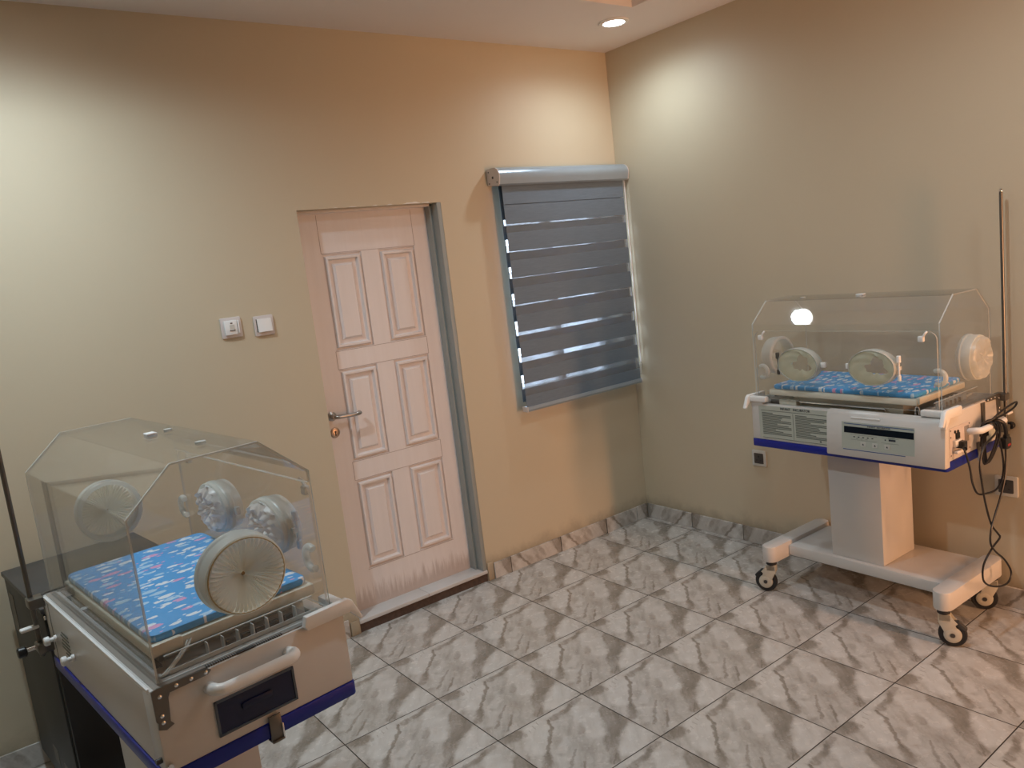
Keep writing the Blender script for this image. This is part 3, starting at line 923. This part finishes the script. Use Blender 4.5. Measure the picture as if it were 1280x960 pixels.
    # white strip put in for the highlight along the back top edge
    b = MB(); b.box((-DL + .02, DB - .004, z1 - .008), (DL - .02, DB + .002, z1 + .001), 0, .001); b.build('edge_highlight', 'white_plastic', deck)

    # corner hinge brackets at the back
    for sx in (-1, 1):
        b = MB(); xe = sx * DL
        yb = DB + .001
        outer = [(yb, z1 + .003), (yb - .012, z1 + .006), (yb - .112, z1 + .004), (yb - .120, z1 - .003), (yb - .112, z1 - .010), (yb - .034, z1 - .012), (yb - .030, z1 - .020), (yb - .026, z1 - .070), (yb - .032, z1 - .078), (yb - .016, z1 - .084), (yb - .002, z1 - .078), (yb - .004, z1 - .066), (yb, z1 - .060)]
        b.prism(outer, 0, xe, xe + sx * .004)
        hb = b.build('hinge_bracket', 'bracket', t)
        for (dy, dzz) in ((-.014, -.012), (-.048, -.003), (-.078, -.003), (-.108, -.003), (-.012, -.052), (-.012, -.066)):
            b = MB(); b.lathe([(0, 0), (.0042, 0), (.0042, .0015), (.002, .003), (0, .003)], (xe + sx * .004, yb + dy, z1 + dzz), (sx, 0, 0), 0, 12)
            b.build('screw', 'chrome', hb)
    # front corner latches
    for sx in (-1, 1):
        b = MB(); xe = sx * DL
        b.prism([(-DD - .044, z1 - .030), (-DD - .036, z1 - .034), (-DD - .012, z1 - .008), (-DD + .098, z1 - .008), (-DD + .104, z1 + .002), (-DD + .098, z1 + .024), (-DD - .010, z1 + .026), (-DD - .022, z1 + .018)], 0, xe - sx * .004 if sx > 0 else xe - .014, xe + sx * .014 if sx > 0 else xe + .004, 0, .004)
        b.box((min(xe, xe - sx * .085), -DD - .012, z1 - .004), (max(xe, xe - sx * .085), -DD + .016, z1 + .020), 0, .005)
        b.build('corner_latch', 'white_plastic', t)

    # ---- left end panel: humidity drawer recess, grab handle, clip
    xe = -DL
    b = MB(); yl, yr, zl, zh = .110, -.070, .765 + dz, .843 + dz
    for (lo, hi) in (((xe - .004, yr, zh - .005), (xe, yl, zh)), ((xe - .004, yr, zl), (xe, yl, zl + .005)), ((xe - .004, yr, zl), (xe, yr + .005, zh)), ((xe - .004, yl - .005, zl), (xe, yl, zh))):
        b.box(lo, hi, 1)
    b.box((xe - .0015, yr + .004, zl + .004), (xe, yl - .004, zh - .004), 0)
    dr = b.build('humidity_drawer', ['navy', 'navy_rim'], t)
    b = MB(); b.prism(rrect(.07, .016, .006, cx=.02, cy=(zl + zh) / 2 + .004), 0, xe - .006, xe - .001, 0, .002); b.build('drawer_pull', 'navy', dr)
    for (end, y0h, y1h, zc) in ((-1, .112, -.066, .884 + dz), (1, .165, -.048, .832 + dz)):
        xe = end * DL
        b = MB(); lp = [(xe, y0h, zc - .006), (xe + end * .030, y0h, zc), (xe + end * .042, y0h - .010, zc), (xe + end * .045, y0h - .03, zc), (xe + end * .045, y1h + .03, zc), (xe + end * .042, y1h + .010, zc), (xe + end * .030, y1h, zc), (xe, y1h, zc - .006)]
        b.tube(smooth_path(lp, 5), .0125, 0, 14)
        b.build('grab_handle', 'white_plastic', t)
    xe = -DL
    b = MB(); b.box((xe - .009, -.022, z0 - .008), (xe - .0045, .006, z0 + .050), 0, .001); b.box((xe - .013, -.022, z0 - .010), (xe + .012, .006, z0 - .006), 0, .001); b.box((xe - .012, -.024, z0 - .008), (xe - .008, -.020, z0 + .026), 1, .001)
    b.build('spring_clip', ['bracket', 'chrome'], deck)
    b = MB(); b.cyl((-DL - .0005, DB - .008, z0 + .05), (-DL - .008, DB - .008, z0 + .05), .006, 0, 12); b.build('end_bolt', 'chrome', deck); b = MB(); b.cyl((-DL + .014, DB, z0 + .062), (-DL + .014, DB + .012, z0 + .062), .006, 1, 12); b.build('foot_bolt', ['chrome', 'dark_plastic'], deck)

    # ---- right end panel: power inlet, switches
    xe = DL
    pan = MB(); pan.box((xe, -.190, z0 + .048), (xe + .003, -.030, z1 - .052), 0, .001)
    for (yy, zz) in ((-.182, z1 - .060), (-.038, z1 - .060), (-.182, z0 + .056), (-.038, z0 + .056), (-.182, z1 - .085)):
        pan.cyl((xe + .003, yy, zz), (xe + .0042, yy, zz), .003, 1, 10)
    pp = pan.build('power_panel', ['off_white', 'bracket'], t)
    b = MB(); b.box((xe + .003, -.076, z0 + .085), (xe + .0042, -.044, z1 - .065)); b.build('rating_plate', 'recess', pp)
    b = MB(); b.box((xe + .003, -.168, z0 + .085), (xe + .014, -.118, z0 + .110), 0, .002); b.box((xe + .003, -.168, z0 + .060), (xe + .018, -.100, z0 + .070), 0, .003); b.build('inlet_block', 'white_plastic', pp)
    b = MB()
    b.box((xe + .003, -.146, z0 + .112), (xe + .008, -.120, z0 + .134)); b.box((xe + .003, -.146, z0 + .078), (xe + .016, -.116, z0 + .104), 0, .001)
    b.cyl((xe + .003, -.150, z1 - .070), (xe + .006, -.150, z1 - .070), .006, 0, 12); b.cyl((xe + .003, -.128, z1 - .072), (xe + .006, -.128, z1 - .072), .006, 0, 12)
    b.build('switch_row', 'black', pp)
    b = MB(); b.box((xe + .0005, -.206, z0 + .085), (xe + .0015, -.193, z0 + .135), 0); b.build('warning_label', simple('brown_label', (.30, .16, .11), .5), pp)
    b = MB(); b.box((xe + .001, .02, z0 + .006), (xe + .006, .045, z0 + .06), 0, .001); b.box((xe + .004, .018, z0 - .01), (xe + .010, .046, z0 + .03), 1, .001); b.build('spring_clip', ['bracket', 'steel'], deck)
    b = MB(); b.prism([(.062, z1 - .005), (.090, z1 - .005), (.086, z0 + .06), (.072, z0 + .06)], 0, xe, xe + .006, 0, .001); b.build('cable_strap', 'bracket', deck)
    b = MB(); b.box((xe, .10, z0 + .045), (xe + .0012, .19, z0 + .10), 0); b.build('barcode_label', 'label', deck)
    # front catch of silver metal
    b = MB(); b.tube([(.300, -DD + .035, z1 - .01), (.300, -DD + .035, z1 + .014), (.303, -DD + .035, z1 + .019), (.311, -DD + .035, z1 + .019), (.314, -DD + .035, z1 + .014), (.314, -DD + .035, z1 - .01)], .003, 0, 8); b.build('front_catch', 'chrome', deck)
    b = MB(); b.tube([(-.21, -DD + .05, z1 - .004), (.17, -DD + .05, z1 - .004), (.176, -DD + .05, z1 - .012)], .0045, 0, 8); b.build('tilt_rod', 'chrome', deck)
    b = MB(); b.box((-.30, -DD + .032, z1 - .05), (-.215, -DD + .11, z1 + .006), 0, .003); b.box((-.252, -DD + .031, z1 - .012), (-.248, -DD + .034, z1 + .012), 0); b.build('inner_block', 'tray', deck)

    # ---- front face: instruction label and control panel
    yf = -DD
    b = MB(); b.box((-.385, yf - .0015, z0 + .042), (-.030, yf, z1 - .020), 0); lab = b.build('instruction_label', 'label', t)
    RF = Matrix(((1, 0, 0, 0), (0, 0, -1, 0), (0, 1, 0, 0), (0, 0, 0, 1)))
    text_part('label_title', 'INFANT   INCUBATOR', .0145, Matrix.Translation((-.20, yf - .002, z1 - .028)) @ RF, 'ink_dark', lab, stretch=1.0)
    rn = random.Random(9)
    b = MB()
    b.box((-.372, yf - .0022, z1 - .0415), (-.044, yf - .001, z1 - .0395)); b.box((-.372, yf - .0022, z0 + .0455), (-.044, yf - .001, z0 + .0475))
    b.box((-.212, yf - .0022, z0 + .05), (-.2105, yf - .001, z1 - .046))
    for (xa, xb, n_) in ((-.368, -.222, 15), (-.200, -.052, 15)):
        for k in range(n_):
            zz = z1 - .050 - k * .0067
            full = (1.0 if k % 4 in (1, 2) else rn.uniform(.45, .98)) if k else .38
            b.box((xa, yf - .0022, zz - .0036), (xa + (xb - xa) * full, yf - .001, zz))
    b.box((-.088, yf - .0022, z0 + .052), (-.080, yf - .001, z0 + .060))
    b.build('label_print', 'ink', lab)
    # control unit stands proud of the deck front
    cxa, cxb = -.038, .436
    b = MB()
    pc = [(yf + .004, z0 + .020), (yf - .030, z0 + .020), (yf - .034, z0 + .026), (yf - .022, z1 - .026), (yf - .010, z1 - .010), (yf + .006, z1 - .006)]
    b.prism(pc, 0, cxa, cxb, 0, .003); cu = b.build('control_unit', 'enamel', t)
    sl = ((-.022) - (-.034)) / ((ZT - .026) - (ZB + .012)); alpha = math.atan(sl)
    # frame on the sloping face: u along x, v up the slope, w outwards
    base = Vector((0, yf - .034, z0 + .012)); vdir = Vector((0, math.sin(alpha), math.cos(alpha))); nrm = Vector((0, -math.cos(alpha), math.sin(alpha)))
    mtx = Matrix(((1, 0, 0, base.x), (0, vdir.y, nrm.y, base.y), (0, vdir.z, nrm.z, base.z), (0, 0, 0, 1)))
    def onface(boxes, name, mat, par):
        b = MB()
        for (u0, u1, v0, v1, h) in boxes: b.box((u0, v0, -.0005), (u1, v1, h), 0, 0.0 if h < .0015 else .0006, 1, mtx=mtx)
        return b.build(name, mat, par)
    kp = onface([(.030, .325, .036, .150, .0008)], 'key_panel', 'label', cu)
    onface([(.040, .322, .106, .132, .0016)], 'display_window', 'display', cu)
    onface([(.040, .322, .1415, .1445, .0014), (.036, .29, .037, .040, .0014)], 'panel_line', 'blue_line', cu)
    onface([(.225, .252, .0895, .097, .0014)], 'indicator_slot', 'ink_dark', cu)
    for bx in [(.080 + .019 * k, .087 + .019 * k, .090, .094, .0014) for k in range(5)] + [(.209, .214, .090, .095, .0014)]:
        onface([bx], 'indicator_mark', 'ink_dark', cu)
    onface([(.222, .250, .1005, .1025, .0013), (.092, .100, .0845, .086, .0013), (.110, .118, .0845, .086, .0013), (.131, .140, .0845, .086, .0013)] + [(.068, .178, .0995, .1003, .0012), (.068, .178, .080, .0808, .0012), (.195, .265, .0995, .1003, .0012), (.195, .265, .080, .0808, .0012)], 'key_panel_print', 'ink', cu)
    for k in range(3):
        bt = onface([(.110 + .049 * k, .132 + .049 * k, .056, .074, .0022)], 'push_button', 'enamel_grey', cu)
        b = MB(); cu0 = .121 + .049 * k
        b.prism([(cu0 - .004, .062), (cu0 + .004, .062), (cu0, .069)], 2, .0020, .0028); bmesh.ops.transform(b.bm, matrix=mtx, verts=b.bm.verts); b.build('button_arrow', 'ink_dark', cu)
    text_part('panel_title', 'INFANT  INCUBATOR', .0095, mtx @ Matrix.Translation((.185, .137, .001)), 'ink_dark', cu)
    b = MB(); b.box((.07, yf - .0255, z1 - .032), (.19, yf - .018, z1 - .027), 0, .001); b.build('top_edge_strip', 'white_plastic', cu)
    b = MB(); b.prism([(yf - .030, z1 - .040), (yf - .020, z1 - .044), (yf + .010, z1 - .008), (yf + .10, z1 - .010), (yf + .10, z1 + .020), (yf - .006, z1 + .020)], 0, cxb - .018, cxb + .004, 0, .003)
    b.build('latch_cover', 'white_plastic', cu)

    # ---- mattress tray, inner walls, tubing
    b = MB(); b.box((-.338, -.196, .944 + dz), (.316, .186, .970 + dz), 0, .006); b.box((-.25, -.15, z1 - .06), (.24, .15, .946 + dz), 0, .01)
    b.box((-.346, .12, .950 + dz), (-.330, .186, .975 + dz), 0, .004); b.box((.308, -.19, .950 + dz), (.324, -.13, .975 + dz), 0, .004)
    b.build('mattress_tray', 'tray', t)
    for sx in (-1, 1):
        xw = sx * .366
        b = MB(); b.box((xw - .0015, -.17, z1 + .002), (xw + .0015, .17, z1 + .036), 0); b.box((xw - .002, -.17, z1 + .0355), (xw + .002, .17, z1 + .0375), 1)
        for k in range(7): b.box((xw - .018, -.12 + .034 * k, z1 + .002), (xw, -.118 + .034 * k, z1 + .034), 1)
        b.box((xw - .019, -.17, z1 + .003), (xw - .017, .17, z1 + .012), 1)
        bf = b.build('air_baffle', ['acrylic', 'acrylic_edge'], t)
        b = MB()
        for k in range(5): b.box((xw - .012, -.112 + .034 * k, z1 + .0035), (xw - .004, -.092 + .034 * k, z1 + .020))
        b.build('air_vent', 'slot', bf)
    b = MB()
    for off in (0, .007):
        b.tube(smooth_path([(-.335, .10 + off, .958 + dz), (-.352, .115 + off, .950 + dz), (-.372, .150 + off, .935 + dz), (-.384, .178 + off, z1 + .006), (-.372, .186, z1 + .006)], 6), .0025, 0, 8)
    b.build('silicone_tube', 'acrylic_milk', t)

    # ---- acrylic hood
    zz0, zz1, zz2 = Z0 + dz, Z1 + dz, Z2 + dz
    outer = [(YFR, zz1 - .033), (YFR, zz1 - .005), (TF, zz2), (TB, zz2), (YBK, zz1), (YBK, zz0)]
    def offset(P, d):
        out = []
        n = len(P)
        for i in range(n):
            def nn(a, c):
                v = Vector((c[0] - a[0], c[1] - a[1])).normalized(); return Vector((v.y, -v.x))
            ns = []
            if i > 0: ns.append(nn(P[i - 1], P[i]))
            if i < n - 1: ns.append(nn(P[i], P[i + 1]))
            m = sum(ns, Vector((0, 0))) / len(ns); m = m / m.length_squared if m.length else m
            out.append((P[i][0] + m.x * d, P[i][1] + m.y * d))
        return out
    inner = offset(outer, AT)
    b = MB(); bm = b.bm
    n_ = len(outer); rows = {}
    for xx in (-HL + AT, HL - AT):
        rows[xx] = ([bm.verts.new((xx, *p)) for p in outer], [bm.verts.new((xx, *p)) for p in inner])
    (o0, i0), (o1, i1) = rows[-HL + AT], rows[HL - AT]
    for k in range(n_ - 1):
        bm.faces.new((o0[k], o1[k], o1[k + 1], o0[k + 1])); bm.faces.new((i0[k + 1], i1[k + 1], i1[k], i0[k]))
    for (a, c) in ((o0, i0), (o1, i1)):
        for k in range(n_ - 1):
            f = bm.faces.new((a[k], a[k + 1], c[k + 1], c[k])); f.material_index = 1
    for k in (0, n_ - 1):
        f = bm.faces.new((o0[k], i0[k], i1[k], o1[k])); f.material_index = 1
    bmesh.ops.recalc_face_normals(bm, faces=bm.faces)
    hood = b.build('hood_shell', ['acrylic', 'acrylic_edge'], t)
    # gable end walls
    gable = [(YFR, zz0), (YFR, zz1 - .005), (TF, zz2), (TB, zz2), (YBK, zz1), (YBK, zz0)]
    for sx in (-1, 1):
        b = MB(); b.prism(gable, 0, sx * (HL - AT), sx * HL, 0, rim=1)
        b.build('hood_end_wall', ['acrylic', 'acrylic_edge'], hood)
    # front access door with rounded top corners
    r_ = .03; xa, xb = -HL + .012, HL - .012; zt_ = zz1 - .036; zb_ = zz0 + .004
    P_ = [(xa, zb_), (xb, zb_)]
    for k in range(7):
        a = math.radians(90 * k / 6); P_.append((xb - r_ + r_ * math.cos(a), zt_ - r_ + r_ * math.sin(a)))
    for k in range(7):
        a = math.radians(90 + 90 * k / 6); P_.append((xa + r_ + r_ * math.cos(a), zt_ - r_ + r_ * math.sin(a)))
    b = MB(); b.prism(P_, 1, YFR - .002, YFR + .004, 0, rim=1); fd = b.build('access_door', ['acrylic', 'acrylic_edge'], t)
    for xx in (-.352, .349):
        b = MB(); s_ = 1 if xx > 0 else -1
        b.box((xx - .016, YFR - .018, 1.190 + dz), (xx + .006, YFR - .002, 1.212 + dz), 0, .004); b.tube([(xx, YFR - .012, 1.205 + dz), (xx + .012, YFR - .014, 1.222 + dz), (xx + .016, YFR - .008, 1.228 + dz)], .004, 0, 8)
        b.build('door_latch', opts['latch_mat'], fd)
    # hooks and grommets
    for (xx, zc, s_) in ((-.372, 1.045, -1), (.392, 1.055, -1)):
        b = MB(); P_ = [(xx + s_ * .026 * math.cos(a), YFR + .010, zc + dz + .027 * math.sin(a)) for a in [math.radians(60 + 240 * k / 20) for k in range(21)]]
        b.tube(P_, .0085, 0, 12); b.build('tube_grommet', 'collar', fd)
    # white tab on the roof and clear thumb screws
    b = MB(); b.box((-.018, -.012, zz2 + .0005), (.014, .012, zz2 + .007), 0, .002); b.build('roof_tab', 'white_plastic', hood)
    b = MB(); b.lathe([(0, 0), (.012, 0), (.012, .003), (.007, .004), (0, .004)], (-.26, -.02, zz2 + .0005), (0, 0, 1), 0, 20); b.build('roof_plug', 'acrylic_milk', hood); b = MB(); b.lathe([(0, 0), (.010, 0), (.010, .003), (.006, .004), (0, .004)], (.02, -.05, zz2 + .0005), (0, 0, 1), 0, 20); b.build('roof_plug', 'acrylic_milk', hood)
    # ports
    kinds = opts['ports']
    port_collar(t, (-HL, .004, 1.088 + dz), (-1, 0, 0), .089, .084, .040, kinds['left'])
    port_collar(t, (HL, .018, 1.100 + dz), (1, 0, 0), .085, .085, .040, kinds['right'])
    for xx, kk in ((-.170, kinds['front1']), (.155, kinds['front2'])):
        port_collar(t, (xx, YFR - .002, 1.088 + dz), (0, -1, 0), .096, .070, .030, kk)
        for s_ in (1,):
            xh = xx + (.104 if xx < 0 else -.104)
            b = MB(); b.box((xh - .012 if xx > 0 else xh - .006, YFR - .014, 1.078 + dz), (xh + .006 if xx > 0 else xh + .016, YFR - .001, 1.100 + dz), 0, .003); b.build('port_hinge', opts['latch_mat'], fd)
            xl = xx - .104 if xx < 0 else xx + .104
            b = MB(); b.cyl((xl, YFR - .014, 1.045 + dz), (xl, YFR - .014, 1.135 + dz), .0035, 0, 10); b.cyl((xl, YFR - .014, 1.110 + dz), (xl, YFR - .014, 1.137 + dz), .008, 0, 14, .002); b.cyl((xl, YFR - .014, 1.040 + dz), (xl, YFR - .014, 1.062 + dz), .0065, 0, 14, .002)
            b.box((xl - .01 if xx > 0 else xl - .004, YFR - .012, 1.082 + dz), (xl + .004 if xx > 0 else xl + .01, YFR - .001, 1.096 + dz), 0)
            b.build('port_latch', opts['port_latch'][0 if xx < 0 else 1], fd)

    # ---- infusion pole at the back right corner
    px, py = .4365, .2475
    b = MB(); b.cyl((px, py, z0 + .04), (px, py, 1.700 + dz), .0065, 0, 16); b.lathe([(0, .012), (.005, .010), (.0065, 0), (.0055, -.004)], (px, py, 1.700 + dz), (0, 0, 1), 1, 16); pole = b.build('infusion_pole', ['bracket', 'chrome'], t)
    for zc in (z0 + .07, z1 - .012):
        b = MB(); b.box((px - .035, DB - .002, zc - .014), (px + .012, py + .012, zc + .014), 0, .004)
        b.build('pole_clamp', 'bracket', pole)
    b = MB(); b.cyl((px, py + .010, z0 + .07), (px, py + .036, z0 + .07), .006, 1, 12); b.cyl((px, py + .034, z0 + .07), (px, py + .056, z0 + .07), .015, 0, 12, .003); b.build('clamp_knob', ['black', 'chrome'], pole)
    b = MB(); b.box((px - .010, py - .006, z0 + .122), (px + .012, py + .040, z0 + .132), 0, .004); b.build('release_lever', 'white_plastic', pole)
    for (xx, zz) in ((.418, z1 - .004), (.424, z1 - .065)):
        b = MB(); b.lathe([(0, 0), (.006, 0), (.006, .004), (0, .005)], (xx, DB + .002, zz), (0, 1, 0), 0, 12)
        b.build('hinge_screw', 'chrome', deck)
    # back side: two tie posts and printed lines
    for (xx, zz) in ((.345, z0 + .108), (.180, z0 + .102)):
        b = MB(); b.lathe([(0, 0), (.009, 0), (.009, .006), (.006, .008), (.006, .016), (.012, .018), (.012, .028), (.009, .031), (0, .031)], (xx, DB + .0005, zz), (0, 1, 0), 0, 20)
        b.build('filter_knob', 'white_plastic', deck)
    b = MB(); rn = random.Random(3)
    for k in range(6): b.box((.21, DB - .0005, z0 + .142 - .011 * k), (.21 + rn.uniform(.05, .10), DB + .0012, z0 + .146 - .011 * k))
    b.box((.372, DB - .0005, z0 + .036), (.3745, DB + .0012, z1 - .01)); b.build('filter_print', 'ink', deck)
    return t

CR = (-.28747, -1.61952, -PI / 2 - .0225, 0.0)
CLf = (-2.99788, -1.29980, PI / 2 + .1071, -.0139)
incubator('infant incubator by the right wall with black cables hung on its end handle', *CR,
          dict(casters={(-1, -1): math.radians(-158), (1, -1): math.radians(25), (1, 1): math.radians(-150), (-1, 1): math.radians(60)},
               ports=dict(left='crumpled', right='crumpled', front1='torn', front2='torn'), latch_mat='white_plastic', port_latch=('bracket', 'white_plastic')))
incubator('infant incubator in the left foreground with a white-handled navy drawer on its near end', *CLf,
          dict(casters={(-1, -1): math.radians(20), (1, -1): math.radians(70), (1, 1): math.radians(140), (-1, 1): math.radians(-30)},
               ports=dict(left='pleated', right='pleated', front1='inside', front2='inside'), latch_mat='acrylic_milk', port_latch=('acrylic_milk', 'acrylic_milk')))

# ---- mattresses lie in the trays
def mattress(label, cx, cy, rz, dz):
    b = MB()
    b.prism(rrect(.634, .366, .022, 6, -.010, -.004), 2, 0, .019, 0, .007, smooth=True)
    o = b.build('crib_mattress', 'mattress')
    o.location = (cx, cy, .9702 + dz); o.rotation_euler = (0, 0, rz)
    tag(o, label, 'mattress', 'printed blue incubator mattresses')
    return o
mattress('blue printed mattress inside the incubator by the right wall', *CR)
mattress('blue mattress with white and pink print inside the left foreground incubator', *CLf)

# ---- power cord hanging from the right incubator's handle
cx, cy, rz, _ = CR
cord = thing('power_cord', 'black power cord with fused plug looped over the white end handle of the right incubator', 'cable', (cx, cy, 0), rz)
hz0 = .832
b = MB()
p1 = [(.452, -.130, .798), (.470, -.170, .790), (.476, -.158, .745), (.478, -.146, .700), (.480, -.137, .654), (.48, -.102, .608), (.48, -.038, .590), (.48, .047, .583), (.48, .096, .608), (.482, .111, .660), (.486, .085, .740), (.490, .050, .800), (.484, .030, .846), (.465, .022, .851), (.452, .016, .835), (.450, .0, .76)]
b.tube(smooth_path(p1, 6), .0038, 0, 8)
p2 = [(.4505, .02, .78), (.452, .035, .845), (.478, .05, .850), (.492, .035, .815), (.490, -.060, .780), (.490, -.099, .722), (.49, -.090, .658), (.49, -.063, .558), (.49, -.022, .468), (.49, .030, .415), (.49, .048, .396), (.49, .030, .386), (.49, -.020, .370), (.49, -.089, .330), (.49, -.100, .276), (.49, -.061, .237), (.49, .025, .201), (.49, .107, .189), (.49, .137, .222), (.49, .084, .290), (.49, .011, .346), (.494, -.039, .394), (.497, -.043, .443), (.497, -.015, .488), (.494, .056, .563), (.492, .099, .630), (.49, .113, .690), (.49, .112, .735)]
b.tube(smooth_path(p2, 6), .0038, 0, 8)
p3 = [(.450, .0, .80), (.458, .0, .848), (.478, .03, .860), (.488, .072, .880), (.49, .154, .892), (.49, .215, .893), (.49, .190, .876), (.486, .105, .864), (.470, .030, .852), (.451, .025, .80)]
b.tube(smooth_path(p3, 6), .0038, 0, 8)
for (dx, y_) in ((0, .035), (.004, .048), (0, .060)):
    b.tube(smooth_path([(.4505, y_, .79), (.452, y_, .842), (.470, y_ + .004, .850), (.492, y_ + .006, .838), (.493 + dx, y_ - .004, .790), (.490, y_ - .045, .735), (.480, y_ - .075, .705), (.466, y_ - .06, .75), (.452, y_ - .02, .80)], 6), .0036, 0, 8)
b.tube(smooth_path([(.455, .055, .846), (.478, .070, .850), (.494, .090, .835), (.494, .108, .800), (.49, .118, .775)], 6), .0075, 0, 10)
b.build('cable_loops', 'cable', cord)
b = MB(); b.box((.440, -.148, .786), (.458, -.118, .812), 0, .003); b.cyl((.452, -.130, .798), (.470, -.166, .792), .008, 0, 12); b.build('inlet_connector', 'black', cord)
b = MB()
b.prism(rrect(.048, .046, .014, 5, .120, .752), 0, .472, .500, 0, .005); b.box((.482, .108, .772), (.498, .132, .786), 0, .003)
for (yy, zz) in ((.120, .766), (.109, .745), (.131, .745)): b.box((.452, yy - .003, zz - .003), (.473, yy + .003, zz + .003), 1)
plug = b.build('mains_plug', ['black', 'steel'], cord)
b = MB(); b.box((.4995, .108, .742), (.5008, .132, .750)); b.build('fuse_mark', 'red', plug)
